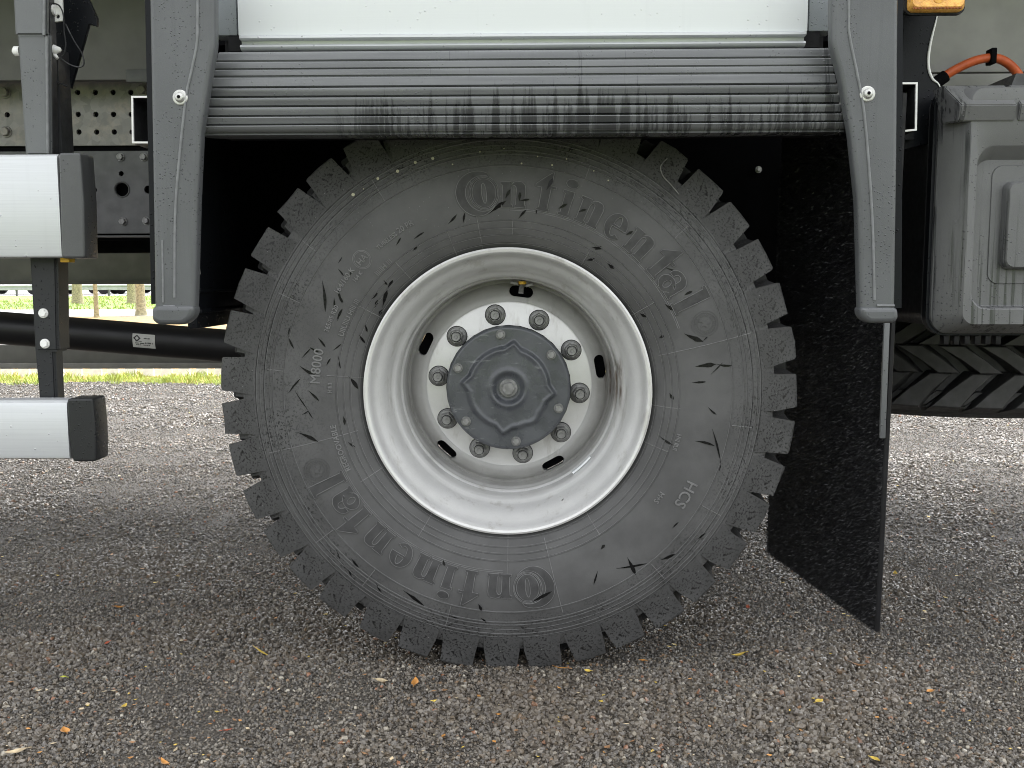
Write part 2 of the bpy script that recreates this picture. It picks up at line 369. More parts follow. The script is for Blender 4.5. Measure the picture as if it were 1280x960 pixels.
def cap(bm, ring): bm.faces.new(ring)
def solid_lathe(bm, prof, n=24, axis='Y', c=(0,0,0)):
    rs = lathe(bm, prof, n, False, axis, c); cap(bm, rs[0]); cap(bm, rs[-1])
def tube(bm, pts, r, seg=8, caps=True):
    pts = [Vector(p) for p in pts]; rings = []; up = None
    for i, p in enumerate(pts):
        t = (pts[min(i+1, len(pts)-1)] - pts[max(i-1, 0)]).normalized()
        if up is None: up = t.orthogonal().normalized()
        u = (up - t*up.dot(t)).normalized(); v = t.cross(u); up = u
        rr = r[i] if isinstance(r, (list, tuple)) else r
        rings.append([bm.verts.new(p + (u*math.cos(2*math.pi*k/seg) + v*math.sin(2*math.pi*k/seg))*rr) for k in range(seg)])
    for a, b in zip(rings, rings[1:]):
        for k in range(seg): bm.faces.new((a[k], a[(k+1) % seg], b[(k+1) % seg], b[k]))
    if caps: cap(bm, rings[0]); cap(bm, rings[-1])
def spline(pts, n=8):
    pts = [Vector(p) for p in pts]; out = []
    for i in range(len(pts)-1):
        p0, p1, p2, p3 = pts[max(i-1,0)], pts[i], pts[i+1], pts[min(i+2, len(pts)-1)]
        for k in range(n):
            t = k/n
            out.append(0.5*((2*p1) + (p2-p0)*t + (2*p0-5*p1+4*p2-p3)*t*t + (3*p1-p0-3*p2+p3)*t**3))
    out.append(pts[-1]); return out
def fillet(pts, r, n=5):
    out = []; m = len(pts)
    for i in range(m):
        p = Vector(pts[i]); a = Vector(pts[i-1])-p; b = Vector(pts[(i+1) % m])-p
        rr = min(r if not isinstance(r, (list, tuple)) else r[i], a.length*0.45, b.length*0.45)
        if rr <= 1e-6: out.append(tuple(p)); continue
        p0 = p + a.normalized()*rr; p1 = p + b.normalized()*rr
        for k in range(n+1):
            t = k/n; q = p0*(1-t)**2 + p*2*t*(1-t) + p1*t*t; out.append(tuple(q))
    return out
def circle_pts(cx, cy, r, n=20, ry=None, rot=0):
    ry = r if ry is None else ry
    return [(cx + r*math.cos(2*math.pi*i/n)*math.cos(rot) - ry*math.sin(2*math.pi*i/n)*math.sin(rot),
             cy + r*math.cos(2*math.pi*i/n)*math.sin(rot) + ry*math.sin(2*math.pi*i/n)*math.cos(rot)) for i in range(n)]
def flat_mesh(polys, thick, bevel=0.0, res=1):
    """filled 2D outlines (holes by even-odd), extruded +-thick/2 with bevelled rim: local XY plane"""
    cu = bpy.data.curves.new('tmp', 'CURVE'); cu.dimensions = '2D'; cu.fill_mode = 'BOTH'
    cu.extrude = max(0.0, thick/2-bevel); cu.bevel_depth = bevel; cu.bevel_resolution = res; cu.offset = -bevel
    for p in polys:
        s = cu.splines.new('POLY'); s.points.add(len(p)-1); s.use_cyclic_u = True
        for q, (x, y) in zip(s.points, p): q.co = (x, y, 0, 1)
    o = bpy.data.objects.new('tmp', cu); COL.objects.link(o)
    me = bpy.data.meshes.new_from_object(o.evaluated_get(bpy.context.evaluated_depsgraph_get()))
    bpy.data.objects.remove(o); bpy.data.curves.remove(cu)
    me.materials.clear(); return me
def text_mesh(txt, size, thick, bevel=0.0):
    cu = bpy.data.curves.new('tmp', 'FONT'); cu.body = txt; cu.size = size; cu.align_x = 'CENTER'; cu.extrude = thick/2; cu.bevel_depth = bevel; cu.resolution_u = 3
    o = bpy.data.objects.new('tmp', cu); COL.objects.link(o)
    me = bpy.data.meshes.new_from_object(o.evaluated_get(bpy.context.evaluated_depsgraph_get()))
    bpy.data.objects.remove(o); bpy.data.curves.remove(cu); me.materials.clear(); return me
TO_XZ = Matrix.Rotation(math.pi/2, 4, 'X')       # local (x,y,z) -> (x,-z,y): faces the camera side
def plate(name, outline, Y, thick, mat, parent=None, holes=(), bevel=0.0, smooth=35, res=1):
    """upright plate whose front face lies at depth Y; outline in world (X,Z)"""
    me = flat_mesh([outline, *holes], thick, bevel, res)
    me.transform(Matrix.Translation((0, Y+thick/2, 0)) @ TO_XZ)
    me.shade_smooth(); me.set_sharp_from_angle(angle=R(smooth))
    return link(name, me, mat, parent)
def pix(pts, Y): return [XZ(x, y, Y) for x, y in pts]
def loft(bm, loops, cap0=True, cap1=True):
    rings = [[bm.verts.new(p) for p in l] for l in loops]
    n = len(rings[0])
    for a, b in zip(rings, rings[1:]):
        for k in range(n): bm.faces.new((a[k], a[(k+1) % n], b[(k+1) % n], b[k]))
    if cap0: cap(bm, rings[0])
    if cap1: cap(bm, rings[-1])
def rrect(x0, x1, z0, z1, r, Y, n=6):
    out = []
    for cx, cz, a0 in ((x1-r, z1-r, 0), (x0+r, z1-r, 90), (x0+r, z0+r, 180), (x1-r, z0+r, 270)):
        for k in range(n+1):
            a = R(a0 + 90*k/n); out.append((cx + r*math.cos(a), Y, cz + r*math.sin(a)))
    return out
def hexbolt(bm, x, Y, z, rw, rh, out=0.010, rot=0.3, washer=True):
    """washer + hex head pointing to the camera side (-Y), seated on depth Y"""
    if washer: solid_lathe(bm, [(rw, Y+0.001), (rw, Y-0.002), (rw*0.93, Y-0.003)], 24, 'Y', (x, 0, z))
    pr = [(rh, Y-0.0025), (rh, Y-out+0.0015), (rh*0.86, Y-out)]
    rings = []
    for r, d in pr:
        rings.append([bm.verts.new((x+r*math.cos(rot+k*math.pi/3), d, z+r*math.sin(rot+k*math.pi/3))) for k in range(6)])
    for a, b in zip(rings, rings[1:]):
        for k in range(6): bm.faces.new((a[k], a[(k+1) % 6], b[(k+1) % 6], b[k]))
    cap(bm, rings[-1])
def bolt(parent, px, py, Y, rw, rh, mat='galv_bolt', name='bolt', out=0.010):
    p = P(px, py, Y); bm = bmesh.new(); hexbolt(bm, 0, 0, 0, rw, rh, out, random.random())
    return obj(name, bm, M[mat], parent, 30, (p.x, p.y, p.z))

# ================================================================== SETTING: ground
YARD_Y1 = G(140, 479).y
def sheet(name, x0, x1, y0, y1, z, mat, kind='structure', nx=1, ny=1):
    bm = bmesh.new()
    g = [[bm.verts.new((x0+(x1-x0)*i/nx, y0+(y1-y0)*j/ny, z)) for i in range(nx+1)] for j in range(ny+1)]
    for j in range(ny):
        for i in range(nx): bm.faces.new((g[j][i], g[j][i+1], g[j+1][i+1], g[j+1][i]))
    return tag(obj(name, bm, mat), kind=kind)
sheet('ground', -600, 600, -300, 900, -0.016, M['lawn'])
sheet('leafy_verge', -60, 60, YARD_Y1, G(140, 395).y, -0.012, M['litter'])
# gravel yard: gently uneven sheet
bm = bmesh.new(); NX, NY = 120, 110; X0, X1, Y0, Y1 = -9, 9, -7, YARD_Y1
def yard_z(x, y):
    z = 0.012*noise.noise((x*1.1, y*1.1, 0)) + 0.006*noise.noise((x*3.7, y*3.7, 3))
    d = math.hypot(x/0.28, (y-0.15)/0.32)
    k = min(1, max(0, d-1)); z = z*k - 0.002*(1-k)
    z += 0.017*math.exp(-(math.hypot(x/0.40, (y-0.10)/0.42))**2) - 0.0056*math.exp(-((y-1.25)/0.5)**2)
    return z + 0.003
g = [[bm.verts.new((X0+(X1-X0)*i/NX, Y0+(Y1-Y0)*j/NY, yard_z(X0+(X1-X0)*i/NX, Y0+(Y1-Y0)*j/NY))) for i in range(NX+1)] for j in range(NY+1)]
for j in range(NY):
    for i in range(NX): bm.faces.new((g[j][i], g[j][i+1], g[j+1][i+1], g[j+1][i]))
tag(obj('gravel_yard', bm, M['gravel'], None, 180), kind='structure')

def gravel_patch(name, x0, x1, y0, y1, dens, smin, smax, seed):
    """loose crushed stones: geometry-node instances of six angular stone shapes"""
    bm = bmesh.new(); nx, ny = max(2, int((x1-x0)/0.12)), max(2, int((y1-y0)/0.12))
    g = [[bm.verts.new((x0+(x1-x0)*i/nx, y0+(y1-y0)*j/ny, yard_z(x0+(x1-x0)*i/nx, y0+(y1-y0)*j/ny)+0.0005)) for i in range(nx+1)] for j in range(ny+1)]
    for j in range(ny):
        for i in range(nx): bm.faces.new((g[j][i], g[j][i+1], g[j+1][i+1], g[j+1][i]))
    o = obj(name, bm, M['stone']); tag(o, kind='stuff')
    ng = bpy.data.node_groups.new(name+'_nodes', 'GeometryNodeTree')
    ng.interface.new_socket('Geometry', in_out='INPUT', socket_type='NodeSocketGeometry')
    ng.interface.new_socket('Geometry', in_out='OUTPUT', socket_type='NodeSocketGeometry')
    A = ng.nodes.new; gi = A('NodeGroupInput'); go = A('NodeGroupOutput')
    dp = A('GeometryNodeDistributePointsOnFaces'); dp.inputs['Density'].default_value = dens; dp.inputs['Seed'].default_value = seed
    L(ng, gi.outputs[0], dp.inputs['Mesh'])
    join = A('GeometryNodeGeometryToInstance')
    for k in range(6):
        ico = A('GeometryNodeMeshIcoSphere'); ico.inputs['Radius'].default_value = 0.5; ico.inputs['Subdivisions'].default_value = 1 if k % 2 else 2
        sp = A('GeometryNodeSetPosition'); L(ng, ico.outputs[0], sp.inputs['Geometry'])
        pos = A('GeometryNodeInputPosition'); nz = A('ShaderNodeTexNoise'); nz.noise_dimensions = '4D'; nz.inputs['W'].default_value = k*3.1+seed; nz.inputs['Scale'].default_value = 1.6
        L(ng, pos.outputs[0], nz.inputs['Vector'])
        sub = A('ShaderNodeVectorMath'); sub.operation = 'SUBTRACT'; L(ng, nz.outputs['Color'], sub.inputs[0]); sub.inputs[1].default_value = (0.5,0.5,0.5)
        mul = A('ShaderNodeVectorMath'); mul.operation = 'SCALE'; L(ng, sub.outputs[0], mul.inputs[0]); mul.inputs['Scale'].default_value = 1.15
        L(ng, mul.outputs[0], sp.inputs['Offset'])
        tf = A('GeometryNodeTransform'); tf.inputs['Scale'].default_value = ((1,0.75,0.75), (1.15,0.8,0.9), (0.9,0.9,0.8), (1.3,0.7,0.8), (1,0.85,1.0), (1.1,0.6,0.7))[k]; tf.inputs['Translation'].default_value = (0, 0, 0.18)
        L(ng, sp.outputs[0], tf.inputs['Geometry'])
        sm = A('GeometryNodeSetShadeSmooth'); sm.inputs['Shade Smooth'].default_value = False; L(ng, tf.outputs[0], sm.inputs['Geometry'])
        mt = A('GeometryNodeSetMaterial'); mt.inputs['Material'].default_value = M['stone']; L(ng, sm.outputs[0], mt.inputs['Geometry'])
        L(ng, mt.outputs[0], join.inputs[0])
    ip = A('GeometryNodeInstanceOnPoints'); ip.inputs['Pick Instance'].default_value = True
    L(ng, dp.outputs['Points'], ip.inputs['Points']); L(ng, join.outputs[0], ip.inputs['Instance'])
    ri = A('FunctionNodeRandomValue'); ri.data_type = 'INT'; ri.inputs[4].default_value = 0; ri.inputs[5].default_value = 5; ri.inputs['Seed'].default_value = seed+1
    L(ng, ri.outputs[2], ip.inputs['Instance Index'])
    rr = A('FunctionNodeRandomValue'); rr.data_type = 'FLOAT_VECTOR'; rr.inputs[0].default_value = (-0.8,-0.8,0); rr.inputs[1].default_value = (0.8,0.8,6.283); rr.inputs['Seed'].default_value = seed+2
    L(ng, rr.outputs[0], ip.inputs['Rotation'])
    rs = A('FunctionNodeRandomValue'); rs.data_type = 'FLOAT'; rs.inputs[2].default_value = 0; rs.inputs[3].default_value = 1; rs.inputs['Seed'].default_value = seed+3
    pw = A('ShaderNodeMath'); pw.operation = 'POWER'; L(ng, rs.outputs[1], pw.inputs[0]); pw.inputs[1].default_value = 2.6
    mr = A('ShaderNodeMapRange'); L(ng, pw.outputs[0], mr.inputs[0]); mr.inputs[3].default_value = smin; mr.inputs[4].default_value = smax
    ps = A('GeometryNodeInputPosition'); n3 = A('ShaderNodeTexNoise'); n3.inputs['Scale'].default_value = 2.4; n3.inputs['Detail'].default_value = 3; L(ng, ps.outputs[0], n3.inputs['Vector'])
    m3 = A('ShaderNodeMapRange'); L(ng, n3.outputs[0], m3.inputs[0]); m3.inputs[1].default_value = 0.38; m3.inputs[2].default_value = 0.64; m3.inputs[3].default_value = 0.62; m3.inputs[4].default_value = 1.35
    mm = A('ShaderNodeMath'); mm.operation = 'MULTIPLY'; L(ng, mr.outputs[0], mm.inputs[0]); L(ng, m3.outputs[0], mm.inputs[1])
    L(ng, mm.outputs[0], ip.inputs['Scale'])
    L(ng, ip.outputs[0], go.inputs[0])
    md = o.modifiers.new('stones', 'NODES'); md.node_group = ng
    return o
gravel_patch('loose_gravel', -1.8, 1.75, -0.75, 1.0, 46000, 0.0037, 0.0112, 1)
gravel_patch('loose_gravel', -3.4, 3.0, 1.0, 3.2, 12000, 0.0055, 0.0130, 11)
gravel_patch('loose_gravel', -5.0, 4.2, 3.2, YARD_Y1, 4000, 0.008, 0.018, 21)

# ================================================================== THE TRUCK
truck = empty('overland_truck', (0, 0, 0))
tag(truck, 'silver and black expedition truck with one big dusty off-road wheel under a ribbed black fender', 'truck')

# ---------- main wheel
HUB = P(634.5, 490.5, 0.0)
wheel = empty('wheel', HUB, truck)
wheel['label'] = 'large wheel with silver rim, dusty lugged tyre and dark hub cover'
RO = 0.558
SIDE = [(0.262,0.030), (0.272,0.012), (0.280,-0.003), (0.295,-0.014), (0.315,-0.023), (0.34,-0.030), (0.37,-0.034), (0.40,-0.035), (0.43,-0.032), (0.455,-0.026), (0.475,-0.019), (0.490,-0.012), (0.512,-0.001)]
def side_y(r):
    for (r0, y0), (r1, y1) in zip(SIDE, SIDE[1:]):
        if r <= r1:
            t = max(0, (r-r0)/(r1-r0)); t2 = t
            return y0 + (y1-y0)*t2
    return SIDE[-1][1]
# smooth the sidewall curve
_rs = np.linspace(0.262, 0.512, 101); _ys = np.array([side_y(r) for r in _rs])
for _ in range(10): _ys[1:-1] = 0.25*_ys[:-2] + 0.5*_ys[1:-1] + 0.25*_ys[2:]
def side_y(r): return float(np.interp(r, _rs, _ys))
RIDGES = [(0.2865, 0.0010, 0.0011), (0.3015, 0.0011, 0.0011), (0.3135, 0.0011, 0.0012), (0.3265, 0.0014, 0.0012), (0.427, 0.0012, 0.0012),
          (0.449, 0.0013, 0.0012), (0.4555, 0.0013, 0.0012), (0.466, -0.0016, 0.0014), (0.476, 0.0014, 0.0014), (0.484, -0.0016, 0.0014)]
def tyre_bm(nseg=288):
    bm = bmesh.new()
    rs = list(np.linspace(0.262, 0.512, 64))
    for rc, h, wd in RIDGES: rs += [rc-wd, rc-wd*0.45, rc+wd*0.45, rc+wd]
    rs = sorted(rs); prof = []
    for r in rs:
        y = side_y(r)
        for rc, h, wd in RIDGES:
            d = abs(r-rc)
            if d < wd*0.99: y -= h*(1 if d < wd*0.6 else 0.0)
        prof.append((r, y))
    prof += [(0.5125, 0.006), (0.508, 0.02), (0.504, 0.05), (0.503, 0.15), (0.503, 0.294), (0.50, 0.305), (0.46, 0.33), (0.40, 0.345), (0.33, 0.335), (0.28, 0.31), (0.262, 0.28)]
    lathe(bm, prof, nseg); return bm
def lug_bm(kind='shoulder', mirror=False, ledge=True):
    """one tread lug, centred on angle 0 (along +X); axial = Y"""
    bm = bmesh.new()
    if kind == 'shoulder':
        layers = [(0.4850, [(-0.0138,-0.0410), (-0.0138,0.0400), (0.088,0.052), (0.088,-0.022)]),
                  (0.5130, [(-0.0070,-0.0375), (-0.0070,0.0360), (0.087,0.044), (0.087,-0.016)]),
                  (RO-0.003, [(0.0050,-0.0310), (0.0050,0.0310), (0.085,0.036), (0.085,-0.009)]),
                  (RO, [(0.0085,-0.0285), (0.0085,0.0285), (0.083,0.033), (0.083,-0.006)])]
    else:
        layers = [(0.4950, [(0.082,0.000), (0.082,0.064), (0.152,0.030), (0.152,-0.040)]),
                  (RO-0.003, [(0.086,0.008), (0.086,0.056), (0.149,0.022), (0.149,-0.032)]),
                  (RO, [(0.088,0.011), (0.088,0.053), (0.147,0.019), (0.147,-0.029)])]
    rings = []
    for r, poly in layers:
        q = [Vector((a, t)) for a, t in poly]
        # split the long edges so that the lug follows the tyre's curve
        pts = [q[0], (q[0]+q[1])/2, q[1], (q[1]+q[2])/2 + Vector((0, -0.004 if kind == 'shoulder' else 0.004)), q[2], (q[2]+q[3])/2, q[3], (q[3]+q[0])/2 + Vector((0, -0.004 if kind == 'shoulder' else 0.004))]
        ring = []
        for p in pts:
            a, t = p; th = t/0.54
            y = a if not mirror else 0.30-a
            ring.append(bm.verts.new((r*math.cos(th), y, r*math.sin(th))))
        rings.append(ring)
    n = 8
    for a, b in zip(rings, rings[1:]):
        for k in range(n): bm.faces.new((a[k], a[(k+1) % n], b[(k+1) % n], b[k]))
    cap(bm, rings[0]); cap(bm, rings[-1])
    if kind == 'shoulder' and ledge:           # low step in the groove beside the lug
        vs = []
        for r, (a0, a1), (t0, t1) in ((0.488, (-0.006, 0.04), (0.030, 0.0480)), (0.531, (0.009, 0.04), (0.028, 0.0430))):
            for a, t in ((a0, t0), (a0, t1), (a1, t1+0.012), (a1, t0+0.012)):
                th = t/0.54; y = a if not mirror else 0.30-a
                vs.append(bm.verts.new((r*math.cos(th), y, r*math.sin(th))))
        for f in ((0,1,2,3), (4,5,6,7), (0,1,5,4), (1,2,6,5), (2,3,7,6), (3,0,4,7)): bm.faces.new([vs[i] for i in f])
    return bm
NL = 39
def worn(bm, k):
    rnd = random.Random(k)
    for v in bm.verts:
        q = 0.0016
        v.co += Vector((rnd.uniform(-q, q), rnd.uniform(-q, q)*0.6, rnd.uniform(-q, q)*1.3))
    return bm
lug_vars = [done(worn(lug_bm('shoulder', False, k < 5), k), 'tread_block', 25) for k in range(10)]
lug_a = done(lug_bm('shoulder'), 'tread_block', 25); lug_b = done(lug_bm('centre'), 'tread_block', 25)
lug_c = done(lug_bm('shoulder', True), 'tread_block', 25); lug_d = done(lug_bm('centre', True), 'tread_block', 25)
for me in (lug_a, *lug_vars): me.materials.append(M['tread'])
for me in (lug_b, lug_c, lug_d): me.materials.append(M['tread_shade'])
tyre = obj('tyre', tyre_bm(), M['rubber'], wheel, 40)
tyre.data.materials.append(M['tread_shade'])                # shade of the groove painted into its floor colour
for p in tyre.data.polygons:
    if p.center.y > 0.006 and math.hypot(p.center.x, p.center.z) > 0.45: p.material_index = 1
def rot_lug(name, me, ang, parent):
    o = link(name, me, None, parent); o.rotation_euler = (0, -ang, 0); return o
random.seed(3)
for k in range(NL):
    a = 2*math.pi*k/NL + R(0.5) + random.uniform(-0.010, 0.010)
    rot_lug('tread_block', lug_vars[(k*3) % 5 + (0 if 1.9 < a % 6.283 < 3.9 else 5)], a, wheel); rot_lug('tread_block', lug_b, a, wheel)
# far half of the tread, hidden behind the near half: joined
bm = bmesh.new()
for k in range(NL):
    a = 2*math.pi*(k+0.5)/NL
    for me in (lug_c, lug_d):
        n0 = len(bm.verts); bm.from_mesh(me); bm.verts.ensure_lookup_table()
        bmesh.ops.rotate(bm, verts=bm.verts[n0:], cent=(0,0,0), matrix=Matrix.Rotation(-a, 3, 'Y'))
far_half = obj('far_tread', bm, M['tread_shade'], wheel, 25); far_half['kind'] = 'stuff'

def on_sidewall(me, alpha, rbase, lift):
    """bend a flat local-XY mesh onto the sidewall: alpha = clockwise angle from the top, y outward"""
    for v in me.vertices:
        x, y, z = v.co; r = rbase + y; th = alpha + x/(rbase+0.03)
        v.co = (r*math.sin(th), side_y(r) - (z + lift), r*math.cos(th))
    me.shade_smooth(); me.set_sharp_from_angle(angle=R(25))
    return me
def arc(cx, cy, rx, ry, a0, a1, n=18):
    return [(cx+rx*math.cos(R(a0+(a1-a0)*k/n)), cy+ry*math.sin(R(a0+(a1-a0)*k/n))) for k in range(n+1)]
GL = {
 'n': [[(0,0),(.48,0),(.48,.09),(.42,.11),(.42,.72),(.46,.83),(.53,.86),(.60,.82),(.62,.72),(.62,.11),(.56,.09),(.56,0),(1.06,0),(1.06,.09),(.99,.11),(.99,.74),(.95,.90),(.84,1.0),(.66,1.02),(.52,.98),(.42,.88),(.42,1.0),(0,1.0),(0,.90),(.08,.87),(.08,.11),(0,.09)]],
 'i': [[(0,0),(.52,0),(.52,.09),(.44,.11),(.44,1.0),(0,1.0),(0,.90),(.09,.87),(.09,.11),(0,.09)], circle_pts(.26, 1.30, .23, 22, .17)],
 't': [[(0,0),(.55,0),(.55,.09),(.46,.11),(.46,.90),(.66,.90),(.66,1.0),(.46,1.0),(.46,1.55),(.38,1.5),(-.14,1.0),(-.14,.90),(.10,.90),(.10,.11),(0,.09)]],
 'l': [[(0,0),(.56,0),(.56,.09),(.48,.11),(.48,1.55),(0,1.55),(0,1.43),(.10,1.40),(.10,.11),(0,.09)]],
 'e': [arc(.46,.5,.46,.53,-2,-322,30)[::-1][:0] or (arc(.46,.5,.46,.53,0,318,30) + arc(.47,.47,.17,.36,318,188,14) + [(.30,.47)]), arc(.46,.56,.145,.36,0,180,14)],
 'a': [arc(.40,.30,.40,.33,20,340,26) + [(.62,.08),(.62,0),(1.0,0),(1.0,.09),(.94,.12),(.94,.74)] + arc(.52,.72,.42,.32,8,172,14) + [(.10,.66),(.32,.66)] + arc(.47,.72,.15,.16,180,20,8) + [(.60,.45)], circle_pts(.40,.30,.13,16,.19)],
 'C': [arc(.80,.62,.86,.88,58,318,34) + arc(1.02,.60,.70,.70,312,64,30), ],
 'o': [circle_pts(1.06,.60,.47,30,.56), circle_pts(1.06,.60,.10,18,.40)],
 'O': [circle_pts(1.06,.60,.60,32,.66), circle_pts(1.06,.60,.55,32,.615)],
}
XH = 0.0465
WORD = [('C',-7.6,.88), ('n',2.1,.53), ('t',10.7,.25), ('i',17.4,.26), ('n',24.5,.53), ('e',32.9,.46), ('n',41.4,.53), ('t',49.6,.25), ('a',55.9,.5), ('l',62.9,.28)]
for turn in (0, 180.5):
    for ch, al, half in WORD:
        parts_ = ['C', 'o', 'O'] if ch == 'C' else [ch]
        ms = []
        for j, gk in enumerate(parts_):
            me = flat_mesh([[((x-half)*XH, y*XH) for x, y in poly] for poly in GL[gk]], 0.0042, 0.0007, 1)
            ms.append(on_sidewall(me, R(al+turn), 0.350, 0.0004))
        bm = bmesh.new()
        for me in ms: bm.from_mesh(me)
        ol_ = bmesh.new()
        for gk in parts_:
            for poly in GL[gk]:
                pts = [((x-half)*XH, y*XH) for x, y in poly]; pts.append(pts[0]); p3 = []
                for q0, q1 in zip(pts, pts[1:]):
                    for t_ in ((0, 0.5) if math.hypot(q1[0]-q0[0], q1[1]-q0[1]) > 0.008 else (0,)):
                        x, y = q0[0]+(q1[0]-q0[0])*t_, q0[1]+(q1[1]-q0[1])*t_; r = 0.350+y; th = R(al+turn)+x/0.380
                        p3.append((r*math.sin(th), side_y(r)-0.0019, r*math.cos(th)))
                p3.append(p3[0]); tube(ol_, p3, 0.00075, 5)
        o = link('raised_letter', done(bm, 'raised_letter', 25, False), M['letter'], wheel)
        obj('letter_edge_highlight', ol_, M['ridge'], wheel, 60)
    # thin double line under the word
    bm = bmesh.new()
    for rr in (0.3475, 0.3445):
        tube(bm, [(rr*math.sin(R(b+turn)), side_y(rr)-0.0002, rr*math.cos(R(b+turn))) for b in np.linspace(1, 69, 60)], 0.0007, 5)
    obj('moulded_line_highlight', bm, M['ridge'], wheel, 60)
bm = bmesh.new()
for rc, h, wd in RIDGES:
    rr = rc - 0.0016
    tube(bm, [(rr*math.sin(b), side_y(rr)-0.0002, rr*math.cos(b)) for b in np.linspace(0, 2*math.pi, 181)], 0.00045, 5, False)
obj('moulded_line_highlight', bm, M['ridge'], wheel, 60)['kind'] = 'stuff'  # pale rings paint the lit edges beside the ridges
def marking(txt, al, r, size, lift=0.0):
    me = on_sidewall(text_mesh(txt, size, 0.0030, 0.0003), R(al), r-size*0.35, lift)
    return link('sidewall_marking', me, M['ridge'], wheel)
marking('HCS', 119.5, 0.392, 0.031); marking('M8000', -81.5, 0.366, 0.026)
marking('365/85 R20', -66.5, 0.362, 0.0125); marking('164/160 K', -54.8, 0.374, 0.0145); marking('164 K', -51.5, 0.358, 0.0105)
marking('HA', -46.8, 0.372, 0.017); marking('TUBELESS', -37.8, 0.366, 0.0115); marking('20 PR', -31.0, 0.368, 0.0150)
marking('REGROOVABLE', -108, 0.339, 0.0145); marking('M+S', 124.5, 0.352, 0.014)
marking('UIIUIIU HIII III', -64, 0.334, 0.014); marking('IIIIIH III', -44, 0.334, 0.014); marking('HIIIII', -88, 0.338, 0.011); marking('HIII IIUI', 106, 0.336, 0.011)
# oval round the letters, round emblems with a rearing horse outline
def ringmark(al, r, rr, wd=0.0012):
    me = flat_mesh([circle_pts(0, 0.0, rr, 32), circle_pts(0, 0.0, rr-wd, 32)], 0.0022)
    return link('sidewall_marking', on_sidewall(me, R(al), r, 0.0), M['ridge'], wheel)
ringmark(-46.8, 0.3715, 0.0185); ringmark(-46.8, 0.3715, 0.0160)
for al in (70.2, -111.8):
    bm = bmesh.new()
    for rr in (0.0255, 0.0215, 0.0150): bm.from_mesh(flat_mesh([circle_pts(0,0,rr,36), circle_pts(0,0,rr-0.0006,36)], 0.0018))
    horse = [(-.010,-.006),(-.006,-.002),(-.004,.004),(-.006,.009),(-.001,.011),(.003,.008),(.003,.003),(.008,.004),(.010,.001),(.005,-.001),(.003,-.006),(.006,-.010),(.001,-.008),(-.002,-.003),(-.006,-.006),(-.007,-.011)]
    bm.from_mesh(flat_mesh([horse], 0.0026))
    for k in range(30):
        a = 2*math.pi*k/30; c_, s_ = math.cos(a), math.sin(a)
        bm.from_mesh(flat_mesh([[(c_*.0165-s_*.0007, s_*.0165+c_*.0007), (c_*.0195-s_*.0007, s_*.0195+c_*.0007), (c_*.0195+s_*.0007, s_*.0195-c_*.0007), (c_*.0165+s_*.0007, s_*.0165-c_*.0007)]], 0.0018))
    me = bpy.data.meshes.new('emblem'); bm.to_mesh(me); bm.free()
    link('sidewall_emblem', on_sidewall(me, R(al), 0.394, 0.0), M['rubber'], wheel)
# radial mould lines
bm = bmesh.new()
for al, r0, r1 in [(-20,.279,.326),(-9.5,.279,.427),(2,.30,.326),(-53,.449,.484),(-40,.28,.326),(-32,.427,.475),(-59,.28,.326),(-66,.427,.475),(-84,.427,.46),(-84,.28,.345),(-104,.28,.475),(-121,.279,.33),(-143,.427,.475),(-148,.279,.326),(180,.279,.40),(166,.279,.44),(147,.279,.326),(140,.43,.47),(120,.43,.475),(98,.43,.47),(95,.279,.33),(76,.279,.475),(58,.279,.326),(47,.427,.46),(20,.427,.455),(-128,.427,.475),(-165,.427,.475),(30,.28,.31),(110,.28,.326)]:
    tube(bm, [(r*math.sin(R(al)), side_y(r)-0.0003, r*math.cos(R(al))) for r in np.linspace(r0, r1, 10)], 0.00085, 5)
obj('moulded_line_highlight', bm, M['ridge'], wheel, 60)['kind'] = 'stuff'
